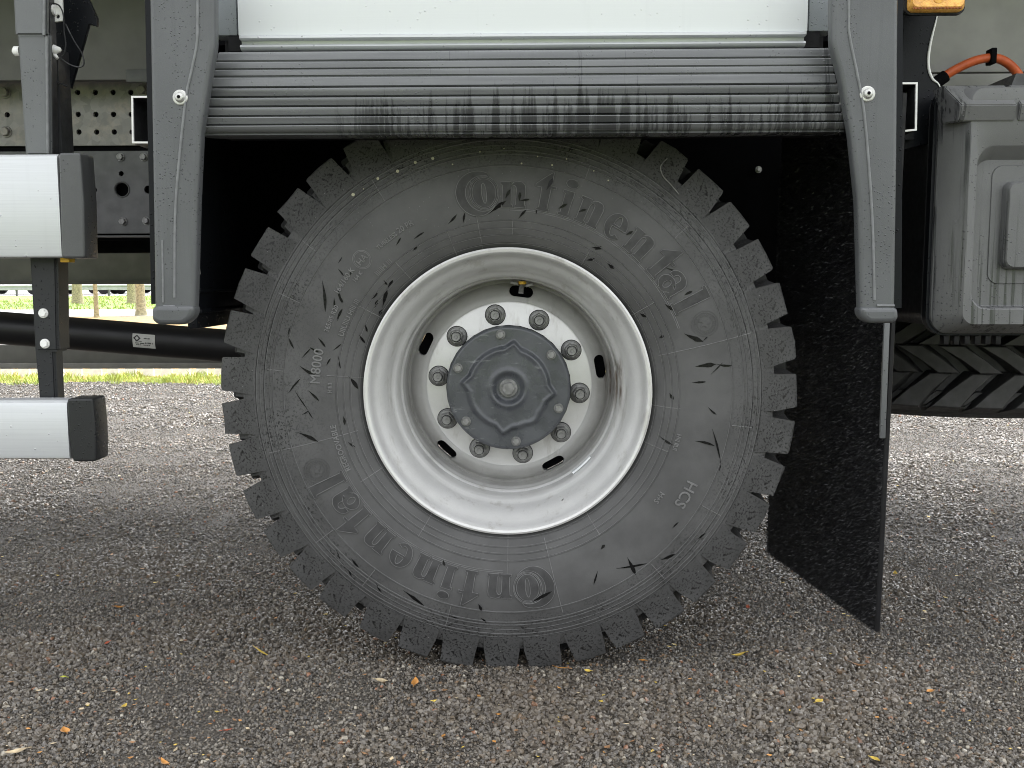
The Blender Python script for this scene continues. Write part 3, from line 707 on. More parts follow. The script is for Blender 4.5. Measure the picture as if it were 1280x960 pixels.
# wet runs left by rolling rain, each where the photograph has it
WET = '''403 350 407 390 3|423 360 428 379 2|418 372 419 388 2|423 329 428 321 1|464 374 471 366 2.5|476 385 483 361 3|483 361 490 350 2.5|467 385 471 375 2.5|471 397 476 387 2.5|479 350 483 356 2|517 299 530 290 1.5|516 313 521 308 2|495 307 501 297 1.5|423 336 430 345 1.5|437 346 440 338 1.5|421 399 425 390 1.5
422 401 428 386 2|424 369 429 378 1.5|398 422 407 434 2|388 434 399 440 2.5|378 447 389 435 1.3|375 457 395 469 2.6|361 491 376 473 1.8|386 488 399 501 2|372 540 398 552 3|360 419 368 436 1.6|363 408 360 419 1.3|434 471 445 488 3|428 521 430 532 2.2|434 553 443 560 1.8|447 419 454 430 2|455 406 457 416 1.6|416 438 426 430 1.2|422 445 425 461 1.3|408 457 413 448 1.3|369 488 385 512 0.8|385 512 391 522 1|378 518 386 513 1
648 273 658 262 2.2|611 267 633 251 3.5|632 248 638 237 2.6|649 252 650 240 2.6|650 251 662 249 2|683 238 691 223 3.6|698 261 709 255 2.6|579 278 581 266 2.2|560 280 571 268 1.8|723 265 733 262 2.2|744 312 752 308 2.6|734 325 744 323 2.4|670 268 671 262 1.2
740 309 753 311 2.2|760 329 768 336 2.4|831 380 842 388 3|855 417 879 427 4.2|801 392 809 397 2.4|825 423 831 420 2.6|782 294 791 289 2.2|830 334 851 344 1.8|855 369 865 364 2.4|879 426 884 421 1
869 458 895 455 4.2|895 455 915 457 2|888 468 903 453 1|865 478 882 477 2|868 551 893 557 2.2|890 536 900 574 2|900 573 899 589 1.2|885 509 895 518 1.8|838 492 843 500 2.8|825 546 842 557 2
784 696 795 719 3.6|770 710 809 704 2.2|826 700 844 693 2.8|747 713 742 730 1.5|873 676 883 668 2|751 687 756 681 2.6|439 698 448 710 2.2|504 738 530 758 3.2|598 754 602 763 2.2|601 773 608 780 2|434 713 438 723 1.8|554 700 556 707 2.2|664 752 690 738 3|470 730 476 742 1.5|700 640 706 632 1|560 770 572 774 1.5|420 690 424 700 1.6|840 660 848 652 1.3'''
bm = bmesh.new()
for ln in WET.replace('\n', '|').split('|'):
    x0, y0, x1, y1, wd = [float(v) for v in ln.split()]
    up_, dn_ = [], []
    dx, dy = x1-x0, y1-y0; l_ = math.hypot(dx, dy); nx_, ny_ = -dy/l_, dx/l_; bend = random.uniform(-0.06, 0.06)*l_
    for k in range(9):
        t = k/8; h = wd*0.62*(math.sin(math.pi*t**1.35)**1.1)*random.uniform(0.8, 1.2) + 0.12
        cx, cy = x0+dx*t+nx_*bend*math.sin(math.pi*t), y0+dy*t+ny_*bend*math.sin(math.pi*t)
        for s_, lst in ((1, up_), (-1, dn_)):
            p = P(cx+nx_*h*s_, cy+ny_*h*s_, -0.032)-HUB; r = math.hypot(p.x, p.z); on = 0.0029 if 0.352 < r < 0.43 and (y0 < 300 or y0 > 735) else 0.0009
            lst.append(bm.verts.new((p.x, side_y(r)-on, p.z)))
    for k in range(8): bm.faces.new((up_[k], up_[k+1], dn_[k+1], dn_[k]))
obj('wet_runs', bm, M['wet'], wheel, 60)['kind'] = 'stuff'
bm = bmesh.new()
for x, y, rad in ((441,243,2.2),(472,223,1.8),(497,214,2),(519,203,1.9),(541,198,1.9),(454,236,.8),(652,205,1.1),(690,207,1.2),(672,196,.9),(566,206,1.0),(600,190,1.0),(742,214,.9),(760,226,1.0),(630,186,.8),(708,199,.9)):
    p = P(x, y, -0.025)-HUB; r = math.hypot(p.x, p.z); bm.faces.new([bm.verts.new((p.x+rad/660*math.cos(a), side_y(r)-0.0022, p.z+rad/660*math.sin(a))) for a in np.linspace(0, 2*math.pi, 9)[:-1]])
obj('pale_specks', bm, M['pale'], wheel, 60)['kind'] = 'stuff'
bm = bmesh.new()
tube(bm, spline([P(x, y, -0.016)-HUB for x, y in ((834,198),(826,208),(829,220),(838,230),(849,243))], 6), 0.0011, 5); obj('dried_mud_line', bm, M['nut'], wheel, 60)

# ---------- rim
bm = bmesh.new()
prof = [(0.258,0.05),(0.262,0.016),(0.268,0.003),(0.2745,-0.004),(0.2775,-0.0095),(0.2770,-0.0125),(0.2735,-0.0140),(0.2690,-0.0130),(0.2660,-0.0095),
        (0.2635,-0.002),(0.2600,0.006),(0.2560,0.012),(0.2505,0.019),(0.2450,0.027),(0.2400,0.036),(0.2365,0.046),(0.2345,0.055),(0.2320,0.061),(0.2270,0.0655),(0.2235,0.071),
        (0.2220,0.080),(0.2215,0.117),(0.2190,0.1195),(0.2175,0.123),(0.2175,0.129),(0.2190,0.1325),(0.2200,0.135),(0.2190,0.142),(0.2165,0.155),(0.2140,0.20),(0.232,0.22),(0.25,0.26),(0.262,0.27),(0.25,0.28)]
lathe(bm, prof, 192)
obj('rim', bm, M['rim'], wheel, 30)
# disc with hand holes (boolean)
bm = bmesh.new()
lathe(bm, [(0.060,0.146),(0.168,0.146),(0.1715,0.1475),(0.1735,0.150),(0.180,0.1535),(0.193,0.162),(0.203,0.172),(0.209,0.182),(0.2155,0.186),(0.2155,0.196),(0.203,0.190),(0.190,0.176),(0.176,0.165),(0.060,0.162)], 160, True)
disc = obj('wheel_disc', bm, M['rim'], wheel, 30)
cut = bmesh.new()
for k in range(5):
    a = R(82.5+72*k); L_, W_ = 0.0140, 0.0110
    me = flat_mesh([[(L_+W_*math.cos(t), W_*math.sin(t)) for t in np.linspace(-math.pi/2, math.pi/2, 9)] + [(-L_+W_*math.cos(t), W_*math.sin(t)) for t in np.linspace(math.pi/2, 1.5*math.pi, 9)]], 0.12)
    me.transform(Matrix.Translation((0.193*math.cos(a), 0.17, 0.193*math.sin(a))) @ Matrix.Rotation(-(a-math.pi/2), 4, 'Y') @ TO_XZ)
    cut.from_mesh(me)
cutter = obj('cutter', cut, None, wheel)
bo = disc.modifiers.new('b', 'BOOLEAN'); bo.object = cutter; bo.operation = 'DIFFERENCE'; bo.solver = 'EXACT'
dg = bpy.context.evaluated_depsgraph_get(); dg.update()
me2 = bpy.data.meshes.new_from_object(disc.evaluated_get(dg))
disc.modifiers.clear(); disc.data = me2; me2.shade_smooth(); me2.set_sharp_from_angle(angle=R(25)); bpy.data.objects.remove(cutter)
bm = bmesh.new(); solid_lathe(bm, [(0.205,0.20),(0.205,0.42)], 48); obj('brake_drum', bm, M['hole'], wheel)
# lug nuts
def nut_bm():
    bm = bmesh.new()
    solid_lathe(bm, [(0.0204,0.147),(0.0204,0.1425),(0.0192,0.141),(0.0175,0.1405)], 32)
    solid_lathe(bm, [(0.0180,0.1405),(0.0175,0.138),(0.0160,0.1375)], 28)
    rings = [[bm.verts.new((r*math.cos(k*math.pi/3), d, r*math.sin(k*math.pi/3))) for k in range(6)] for r, d in ((0.0152,0.138),(0.0150,0.1225),(0.0128,0.1205))]
    for a, b in zip(rings, rings[1:]):
        for k in range(6): bm.faces.new((a[k], a[(k+1) % 6], b[(k+1) % 6], b[k]))
    cap(bm, rings[-1])
    solid_lathe(bm, [(0.0092,0.122),(0.0092,0.1165),(0.0082,0.1155)], 20)
    solid_lathe(bm, [(0.0040,0.116),(0.0032,0.1146)], 12)
    return bm
def ring_bm(pairs):
    bm = bmesh.new()
    for r0, r1, d in pairs: lathe(bm, [(r0, d+0.002), (r0, d), (r1, d), (r1, d+0.002)], 32)
    return bm
gap_ring = done(ring_bm([(0.0168,0.0180,0.1398), (0.0202,0.0215,0.1448), (0.0094,0.0106,0.1204)]), 'nut_gap_ring', 30); gap_ring.materials.append(M['hole'])  # dark rings put in for the shaded gaps round the washers
nut = done(nut_bm(), 'lug_nut', 30); nut.materials.append(M['nut'])
for k in range(10):
    a = R(101+36*k); o = link('lug_nut', nut, None, wheel)
    o.location = (0.1470*math.cos(a), 0, 0.1470*math.sin(a)); o.rotation_euler = (0, random.uniform(0, 1), 0)
    o2 = link('nut_gap_ring', gap_ring, None, wheel); o2.location = o.location
# hub cover with four-pointed pressed bead
bm = bmesh.new()
NT, NR = 288, 72; RC = 0.1245; FRONT = 0.074
def star_r(t):
    r = 0.0825
    for k in range(4):
        d = abs((math.degrees(t) - (83+90*k) + 180) % 360 - 180)
        if d < 12: r += 0.0125*(1-d/12)**1.2
    d = abs((math.degrees(t) - (-52) + 180) % 360 - 180)
    if d < 12: r += 0.005*math.cos(d/12*math.pi/2)
    return r
def sstep(a, b, x):
    t = min(1, max(0, (x-a)/(b-a))); return t*t*(3-2*t)
rings = []
for i in range(1, NR+1):
    r = RC*(i/NR); ring = []
    for j in range(NT):
        t = 2*math.pi*j/NT; s = star_r(t)
        h = 0.0070*(1-sstep(s-0.0045, s+0.0045, r)) + 0.0016*math.exp(-((r-s+0.006)/0.004)**2)
        h += -0.0065*(1-sstep(0.022, 0.034, r)) + 0.002*math.exp(-((r-0.036)/0.005)**2)
        h -= 0.004*sstep(RC-0.006, RC, r)**2
        ring.append(bm.verts.new((r*math.cos(t), FRONT-h, r*math.sin(t))))
    rings.append(ring)
cap(bm, rings[0])
for y, r in ((FRONT+0.010, RC+0.0004), (FRONT+0.016, RC-0.001), (0.11, RC-0.003), (0.147, RC-0.003)):
    rings.append([bm.verts.new((r*math.cos(2*math.pi*j/NT), y, r*math.sin(2*math.pi*j/NT))) for j in range(NT)])
for a, b in zip(rings, rings[1:]):
    for k in range(NT): bm.faces.new((a[k], a[(k+1) % NT], b[(k+1) % NT], b[k]))
obj('hub_cover', bm, M['hub'], wheel, 50)
obj('cover_gap_ring', ring_bm([(RC-0.001, RC+0.0016, FRONT+0.0135)]), M['hole'], wheel, 30)  # dark ring put in for the gap at the cover's edge
cb = bmesh.new(); hexbolt(cb, 0, 0, 0, 0.0098, 0.0078, 0.009, 0.2)
cb = done(cb, 'cover_bolt', 30); cb.materials.append(M['nut'])
for k in range(6):
    a = R(98+60*k); o = link('cover_bolt', cb, None, wheel); o.location = (0.1085*math.cos(a), FRONT+0.0005, 0.1085*math.sin(a)); o.rotation_euler = (0, random.random(), 0)
bm = bmesh.new(); hexbolt(bm, 0, 0, 0, 0.0185, 0.0135, 0.016, 0.1); obj('centre_bolt', bm, M['nut'], wheel, 30, (0, FRONT+0.0005, 0))
# valve and balance weight
bm = bmesh.new(); av = R(82.5)
tube(bm, [(0.214*math.cos(av), 0.150, 0.214*math.sin(av)), (0.205*math.cos(av), 0.142, 0.205*math.sin(av)), (0.190*math.cos(av), 0.138, 0.190*math.sin(av))], 0.0055, 10)
obj('valve', bm, M['nut'], wheel)
bm = bmesh.new(); solid_lathe(bm, [(0.009, 0), (0.009, 0.006)], 16, 'Z'); o = obj('valve_collar', bm, M['yellow'], wheel, 30, (0.2085*math.cos(av), 0.145, 0.2085*math.sin(av))); 
for s in (-1, 1):
    bm = bmesh.new(); box(bm, -0.008, 0.008, -0.004, 0.004, -0.003, 0.003, 0.001)
    o = obj('valve_clip', bm, M['nut'], wheel, 30, (0.2095*math.cos(av+s*0.075), 0.140, 0.2095*math.sin(av+s*0.075))); o.rotation_euler = (0, s*0.25, 0)
bm = bmesh.new(); aw = R(-47)
for k in range(8):
    t0, t1 = aw+R(-6.5+13*k/8), aw+R(-6.5+13*(k+1)/8)
    v = [bm.verts.new((r*math.cos(t), y, r*math.sin(t))) for t in (t0, t1) for r in (0.2165, 0.2205) for y in (0.088, 0.103)]
    for f in ((0,1,3,2),(4,5,7,6),(0,1,5,4),(2,3,7,6),(0,2,6,4),(1,3,7,5)): bm.faces.new([v[i] for i in f])
obj('balance_weight', bm, M['white_panel'], wheel, 30)

# ---------- fender: ribbed skirt
YF = -0.195
bm = bmesh.new()
ribs = [62, 74, 84, 93, 107, 119, 131, 143, 154, 164]
def fen_y(py): return YF + 0.042*((164-py)/102.0)**1.25          # the skirt leans out towards its lower edge
zs = [P(660, y, fen_y(y)).z for y in ribs]
prof = [(-0.060, zs[0]+0.006)]
for k in range(len(ribs)-1):
    y0, y1 = ribs[k], ribs[k+1]
    dep = 0.0062 if k >= 4 else (0.0022 if k >= 1 else 0.0014)
    for t, d in ((0.02, 1.7), (0.08, 1.6), (0.13, -0.5), (0.20, -0.95), (0.28, -1.0), (0.55, -0.55), (0.88, 0.05), (0.94, 1.2)):
        py = y0+(y1-y0)*t; prof.append((fen_y(py) + d*dep, P(660, py, fen_y(py)).z))
prof += [(YF+0.006, zs[-1]-0.003), (YF+0.03, zs[-1]-0.004), (-0.05, zs[-1]+0.01)]
xa, xb = P(244, 120, YF).x, P(1066, 120, YF).x
def end_x(z, left):
    t = min(1, max(0, (zs[0]-z)/(zs[0]-zs[-1])))
    return P(266-16*t if left else 1043+15*t, 120, YF).x
loft(bm, [[(end_x(z, True)*(1-k)+end_x(z, False)*k, y, z) for y, z in prof] for k in np.linspace(0, 1, 9)])
def ribbed_mat():
    m, n, b = new_mat('ribbed_fender_plastic'); c = coords(n)
    base = mixc(n, ramp(n, noise_n(n, coords(n, (3,3,60)), 1.0, 4), 0.3, 0.7), (0.100,0.104,0.108), (0.150,0.155,0.160))
    tc = n.nodes.new('ShaderNodeTexCoord'); sx = n.nodes.new('ShaderNodeSeparateXYZ'); L(n, tc.outputs['Object'], sx.inputs[0])
    s1 = noise_n(n, coords(n, (75, 10, 2.5)), 1.0, 5, 0.7)
    s2 = noise_n(n, coords(n, (5, 5, 3)), 1.0, 3, 0.6)
    down = ramp(n, sx.outputs[2], zs[3], zs[8], 0.0, 1.0)
    v_ = math_n(n, 'ADD', s1, math_n(n, 'MULTIPLY', math_n(n, 'SUBTRACT', s2, 0.5), 0.45))
    v_ = math_n(n, 'ADD', v_, math_n(n, 'MULTIPLY', down, 0.19))
    st = math_n(n, 'MULTIPLY', ramp(n, v_, 0.62, 0.76), ramp(n, sx.outputs[0], -0.34, -0.18))
    base = mixc(n, math_n(n, 'MULTIPLY', st, 0.70), base, (0.016,0.017,0.018))
    h = drops(n, c, 200, 0.33, 0.72, ramp(n, noise_n(n, c, 10, 2), 0.45, 0.6))
    L(n, base, b.inputs['Base Color']); L(n, math_n(n, 'SUBTRACT', ramp(n, h, 0.05, 0.4, 0.33, 0.08), math_n(n, 'MULTIPLY', st, 0.2)), b.inputs['Roughness'])
    bp = N(n, 'ShaderNodeBump', Strength=0.6, Distance=0.0012); L(n, math_n(n, 'ADD', h, math_n(n, 'MULTIPLY', noise_n(n, c, 500, 2), 0.2)), bp.inputs['Height']); L(n, bp.outputs[0], b.inputs['Normal'])
    return m
M['ribbed'] = ribbed_mat()
fender = obj('ribbed_fender', bm, M['ribbed'], truck, 50)

# struts at both ends of the fender
def strut(outline, toe, ridge, grooves, flange, boltpx, Y=-0.232):
    o = plate('fender_strut', fillet(pix(outline, Y), 0.010), Y, 0.028, M["fender"], truck, (), 0.0075, 40, 3)
    plate('strut_toe', fillet(pix(toe, Y-0.006), 0.014), Y-0.006, 0.038, M['fender'], o, (), 0.008, 40, 3)
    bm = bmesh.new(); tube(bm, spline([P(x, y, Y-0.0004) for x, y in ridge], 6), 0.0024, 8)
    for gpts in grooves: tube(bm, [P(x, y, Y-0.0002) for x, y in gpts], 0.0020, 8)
    obj('ridge', bm, M['edge_highlight'], o, 60)
    plate('flange', pix(flange, Y+0.032), Y+0.032, 0.012, M['black_gloss'], o)
    p = P(*boltpx, Y); bm = bmesh.new()
    solid_lathe(bm, [(0.0125, 0.001), (0.0125,-0.0015), (0.0112,-0.0025), (0.0085,-0.0028), (0.0080,-0.0045), (0.0060,-0.0075), (0.0034,-0.0085)], 32)
    b_ = obj('button_bolt', bm, M['galv_bolt'], o, 30, (p.x, p.y, p.z))
    bm = bmesh.new(); solid_lathe(bm, [(0.0030,-0.0080),(0.0030,-0.0092)], 6); obj('bolt_socket', bm, M['hole'], o, 30, (p.x, p.y, p.z))
    return o
strut([(185,-60),(268,-60),(268,58),(262,92),(251,165),(247,250),(243,396),(193,396),(190,200)],
      [(189,382),(243,382),(241,396),(230,406),(196,406),(189,400)],
      [(247,-60),(247,20),(246,55),(238,95),(232,125),(224,200),(219,270),(218,372)], [[(203,300),(204,378)],[(204,383),(219,383)]],
      [(180,-60),(200,-60),(206,380),(189,380)], (225.5,122))
strut([(1040,-60),(1124,-60),(1122,200),(1119,396),(1076,396),(1072,250),(1063,165),(1050,92),(1040,56)],
      [(1075,384),(1123,384),(1124,398),(1118,404),(1086,404),(1077,396)],
      [(1061,-60),(1061,20),(1062,45),(1072,95),(1080,140),(1087,220),(1091,290),(1093,375)], [[(1096,382),(1118,382)]],
      [(1112,-60),(1129,-60),(1127,385),(1110,385)], (1084,117.5))

# ---------- body: locker panel with lower rail, corner plates, cabin above
ZP = P(660, 42, -0.12).z
xl, xr = P(297, 20, -0.12).x, P(1010, 20, -0.12).x
boxobj('locker_panel', (xl, xr, -0.12, -0.06, ZP, 1.62), M['white_panel'], truck, 0.002)
bm = bmesh.new(); z_ = lambda y: P(660, y, -0.122).z
pr = [(-0.105, z_(42.3)), (-0.124, z_(42.3)), (-0.127, z_(43.5)), (-0.127, z_(46)), (-0.124, z_(47.2)), (-0.112, z_(47.6)), (-0.111, z_(51.5)), (-0.117, z_(52.5)), (-0.122, z_(54)), (-0.1235, z_(56)), (-0.121, z_(58.5)), (-0.115, z_(60)), (-0.105, z_(60))]
x0_, x1_ = P(300, 50, -0.122).x, P(1007, 50, -0.122).x
loft(bm, [[(x, y, z) for y, z in pr] for x in np.linspace(x0_, x1_, 5)]); obj('sill_rail', bm, M['alloy'], truck, 40)
for a, b in ((266, 295.5), (1011.5, 1042)):
    boxobj('corner_plate', (P(a, 20, -0.10).x, P(b, 20, -0.10).x, -0.10, -0.06, P(660, 41.5, -0.10).z, 1.62), M['corner'], truck, 0.002)
boxobj('fender_backing', (xa+0.01, xb-0.01, -0.052, -0.030, zs[-1]+0.01, 1.60), M['black'], truck)
boxobj('sill_backing', (xa+0.03, xb-0.03, -0.098, -0.054, P(660, 61.5, -0.098).z, P(660, 40, -0.098).z), M['black'], truck)
boxobj('camper_body', (-3.2, 3.4, -0.115, 2.38, 1.621, 3.3), M['white_panel'], truck, 0.02)

# wheel arch housing: black inside
zt = 1.215
bm = bmesh.new()
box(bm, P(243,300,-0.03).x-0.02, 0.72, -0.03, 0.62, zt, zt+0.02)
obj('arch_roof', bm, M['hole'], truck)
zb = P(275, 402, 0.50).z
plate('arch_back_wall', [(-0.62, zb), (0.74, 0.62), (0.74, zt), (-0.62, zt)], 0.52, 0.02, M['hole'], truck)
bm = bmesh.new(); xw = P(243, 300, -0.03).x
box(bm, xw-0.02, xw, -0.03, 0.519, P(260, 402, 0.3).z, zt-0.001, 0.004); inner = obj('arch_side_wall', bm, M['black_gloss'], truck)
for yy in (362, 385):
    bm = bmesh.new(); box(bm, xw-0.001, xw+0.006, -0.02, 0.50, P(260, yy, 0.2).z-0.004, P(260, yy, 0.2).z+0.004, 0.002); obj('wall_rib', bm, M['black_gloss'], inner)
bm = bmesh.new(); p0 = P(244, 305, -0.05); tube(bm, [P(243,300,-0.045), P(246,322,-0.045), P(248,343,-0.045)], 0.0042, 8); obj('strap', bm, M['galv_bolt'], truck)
for px_, py_ in ((985, 302), (983, 375), (948, 212)): bolt(truck, px_, py_, 0.51, 0.008, 0.006)

# ---------- mud flap with bristle mat
def flap_pt(u, v):
    """u 0 outer..1 inner, v 0 bottom..1 top"""
    a = P(1094, 790, -0.045); b = P(958, 690, 0.42)
    top = 1.12; p = a.lerp(b, u)
    return Vector((p.x + (v*0.012), p.y, p.z + (top-p.z)*v))
bm = bmesh.new()
Lf = [[[flap_pt(u, v) for v in (0, 1)] for u in (0, 0.5, 1)]]
n_ = Vector((0.010, 0, 0))
vs = [flap_pt(0,0), flap_pt(1,0), flap_pt(1,1), flap_pt(0,1)]
loft(bm, [vs, [v+n_ for v in vs]])
es = list(bm.edges); bmesh.ops.bevel(bm, geom=es, offset=0.002, segments=1, affect='EDGES')
flap = obj('mud_flap', bm, M['black'], truck, 30)
nb = 90000; u = np.random.rand(nb); v = np.random.rand(nb)
a_, b_ = P(1094, 790, -0.045), P(958, 690, 0.42)
base = np.stack([a_.x+(b_.x-a_.x)*u, a_.y+(b_.y-a_.y)*u, a_.z+(b_.z-a_.z)*u], 1)
base[:, 0] += v*0.012 - 0.0005; base[:, 2] += (1.12-base[:, 2])*v*0.99
base[:, 1] = np.clip(base[:, 1], a_.y+0.002, b_.y-0.002)
d = np.stack([-np.random.uniform(0.003, 0.007, nb), np.random.normal(-0.001, 0.0022, nb), np.random.uniform(-0.005, 0.002, nb)], 1)
side = np.cross(d, np.random.normal(0, 1, (nb, 3))); side /= np.linalg.norm(side, axis=1)[:, None]; side *= np.random.uniform(0.0003, 0.0007, nb)[:, None]
V = np.concatenate([base-side, base+side, base+d*0.6+side*0.8, base+d], 0); I = np.arange(nb)
Fc = np.concatenate([np.stack([I, I+nb, I+2*nb], 1), np.stack([I, I+2*nb, I+3*nb], 1)], 0)
me = bpy.data.meshes.new('bristle_mat'); me.from_pydata(V.tolist(), [], Fc.tolist())
o = link('bristle_mat', me, M['bristle'], flap); o['kind'] = 'stuff'
boxobj('edge_strip', (P(1103,470,-0.055).x, P(1110,470,-0.055).x, -0.055, -0.048, P(1106,548,-0.055).z, P(1106,395,-0.055).z), M['post'], flap, 0.001)

# ---------- galvanised hat brackets beside both struts
def hat(pts, Y, bolts, side):
    bm = bmesh.new(); th = 0.0034
    q = [Vector((p.x, p.z)) for p in (P(x, y, Y) for x, y in pts)]
    outer, inn = [], []
    for i, p in enumerate(q):
        t0 = (q[i]-q[i-1]).normalized() if i else (q[1]-q[0]).normalized(); t1 = (q[i+1]-q[i]).normalized() if i < len(q)-1 else t0
        nn = Vector((-(t0+t1).y, (t0+t1).x)).normalized(); k = 1/max(0.5, nn.dot(Vector((-t0.y, t0.x))))
        outer.append(p+nn*th/2*k); inn.append(p-nn*th/2*k)
    loop = outer+inn[::-1]
    loft(bm, [[(p.x, y, p.y) for p in loop] for y in (Y, Y+0.004)]); edge = obj('hat_bracket', bm, M['zinc_edge'], truck, 30)
    bm = bmesh.new(); loft(bm, [[(p.x, y, p.y) for p in loop] for y in (Y+0.0042, Y+0.07)]); obj('bracket_web', bm, M['black_steel'], edge, 30)
    c = [P(x, y, Y+0.065) for x, y in pts]
    xs = [p.x for p in c]; zz = [p.z for p in c]
    lo_, hi_ = (min(xs)+0.001, max(xs)+0.02) if side < 0 else (min(xs)-0.02, max(xs)-0.001)
    boxobj('bracket_plate', (lo_, hi_, Y+0.071, Y+0.078, min(zz)+0.012, max(zz)-0.012), M['black_gloss'], edge)
    for bx, by in bolts: bolt(edge, bx, by, Y+0.071, 0.0045, 0.0032, 'galv_bolt', 'bolt', 0.006)
hat([(186,121),(165,121),(166,178),(187,178)][::-1], -0.03, [(176,141),(177,167)], -1)
hat([(1127,86),(1127,104),(1146,104),(1145,162),(1127,164),(1126,182)][::-1], -0.03, [(1134.5,125),(1134.5,150)], 1)

# ---------- right: curved carrier plate, marker lamp, cable, side panels
ol = [(1124,14),(1172,12),(1170,26),(1164,50),(1160,72),(1161,88),(1166,100),(1174,106),(1179,116),(1178,420),(1124,420)]
car_pl = plate('carrier_plate', pix([(1118,-40),(1178,-40)]+[ (1172,12),(1170,26),(1164,50),(1160,72),(1161,88),(1166,100),(1174,106),(1179,118),(1178,175),(1118,190)], 0.06), 0.06, 0.008, M['black_gloss'], truck, (), 0.0012)
bm = bmesh.new(); tube(bm, spline([P(x, y, 0.0585) for x, y in ((1172,16),(1170,26),(1164,50),(1160.5,72),(1161.5,88),(1166,99),(1173,105),(1178,117))], 6), [0.0006+0.0022*math.sin(math.pi*k/42) for k in range(43)], 8); obj('bright_edge', bm, M['zinc_edge'], car_pl, 60)
for (ax, ay), (bx, by) in (((1140,60),(1145,92)),((1152,120),(1158,130)),((1148,160),(1156,172))):
    pass
bolt(car_pl, 1168, 138, 0.06, 0.005, 0.0035)
lampY = -0.09
lm = bmesh.new(); loft(lm, [[(x, Y_, z) for x, Y_, z in rrect(P(1133,0,lampY).x, P(1209,0,lampY).x, P(1170,16.5,lampY).z, P(1170,16.5,lampY).z+0.075, 0.012, yy)] for yy, Y__ in ((-0.072,0),(-0.082,0))])
lamp = obj('marker_lamp', lm, M['black'], truck, 30)
lb = bmesh.new(); xa_, xb_, zb_ = P(1136,0,lampY).x, P(1206,0,lampY).x, P(1170,14.2,lampY).z
loft(lb, [rrect(xa_, xb_, zb_, zb_+0.070, 0.010, -0.080), rrect(xa_, xb_, zb_, zb_+0.070, 0.010, -0.090), rrect(xa_+0.004, xb_-0.004, zb_+0.006, zb_+0.066, 0.010, -0.0985)])
obj('lamp_lens', lb, M['amber'], lamp, 40)
for k in range(30):
    pass
bm = bmesh.new()
for k in range(34):
    x = xa_+0.006+(xb_-xa_-0.012)*k/34; box(bm, x, x+0.0014, -0.0972, -0.0935, zb_+0.0028, zb_+0.0068)
o = obj('lens_ribs', bm, M['amber_red'], lamp, 30)
bm = bmesh.new(); solid_lathe(bm, [(0.010, -0.0975), (0.0095, -0.0998), (0.006, -0.1010)], 24, 'Y', ((xa_+xb_)/2, 0, zb_+0.021)); obj('lens_boss', bm, M['amber'], lamp, 40)
boxobj('lamp_arm', (P(1128,0,-0.02).x, P(1134,0,-0.02).x, -0.03, 0.058, P(1130,12,-0.02).z, P(1130,12,-0.02).z+0.10), M['black_steel'], truck, 0.002)
boxobj('lamp_bracket', (P(1140,0,-0.07).x, P(1200,0,-0.07).x, -0.0715, 0.058, P(1130,-20,-0.07).z, P(1130,-26,-0.07).z), M['black_steel'], truck, 0.001)

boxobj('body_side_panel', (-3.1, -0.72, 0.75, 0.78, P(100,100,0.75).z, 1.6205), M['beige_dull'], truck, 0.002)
boxobj('body_side_panel', (0.75, 3.2, 0.45, 0.48, P(1230,90,0.45).z, 1.6205), M['beige'], truck, 0.002)
boxobj('lower_side_panel', (0.75, 3.2, 0.452, 0.482, 0.80, P(1230,91.5,0.45).z), M['beige'], truck, 0.002)
boxobj('small_plate', (P(158,95,0.74).x, P(190,95,0.74).x, 0.735, 0.749, P(170,103,0.74).z, P(170,87,0.74).z), M['chassis'], truck, 0.002)
cab = bmesh.new(); tube(cab, spline([P(1150,118,0.36), P(1178,97,0.36), P(1200,84,0.355), P(1222,75,0.35), P(1242,72.5,0.35), P(1258,78,0.35), P(1272,92,0.355), P(1286,118,0.36), P(1296,150,0.36)], 8), 0.0098, 12)
cable = obj('orange_cable', cab, M['cable'], truck, 60)
tz = bmesh.new(); c_ = P(1239, 72.5, 0.35); box(tz, c_.x-0.006, c_.x+0.006, 0.335, 0.365, c_.z-0.014, c_.z+0.019, 0.002); obj('cable_tie', tz, M['hole'], cable)
tz = bmesh.new(); tube(tz, [P(1158,112,0.357), P(1182,95,0.357)], 0.0135, 12); obj('cable_boot', tz, M['hole'], cable)

# ---------- storage box on the right
Yb = -0.02
bx0, bx1 = P(1170, 260, Yb).x, P(1170, 260, Yb).x+0.78
bz0, bz1 = P(1230, 417, Yb).z, P(1230, 108, Yb).z
def ins(d, Y, r): return rrect(bx0+d, bx1-d, bz0+d*0.9, bz1-d, r, Y, 8)
sb = bmesh.new()
loft(sb, [ins(0.014, 0.32, 0.02), ins(0.012, 0.035, 0.03)])
stor = obj('storage_box', sb, M['black_steel'], truck, 30)
fx = P(1194, 260, Yb-0.05).x-bx0
fr = bmesh.new()
rx0, rz1, rz0 = P(1221,200,Yb-0.05).x, P(1250,181,Yb-0.05).z, P(1250,387,Yb-0.05).z
qx0, qz1, qz0 = rx0+0.006, rz1-0.022, rz0+0.006
tx0, tz1, tz0 = P(1243,200,Yb-0.035).x, P(1250,206,Yb-0.035).z, P(1250,355,Yb-0.035).z
def rr_(x0, z0, z1, r, Y): return rrect(x0, bx1-(x0-bx0), z0, z1, r, Y, 8)
fx0, fz0, fz1 = bx0+0.036, bz0+0.020, bz1-0.012
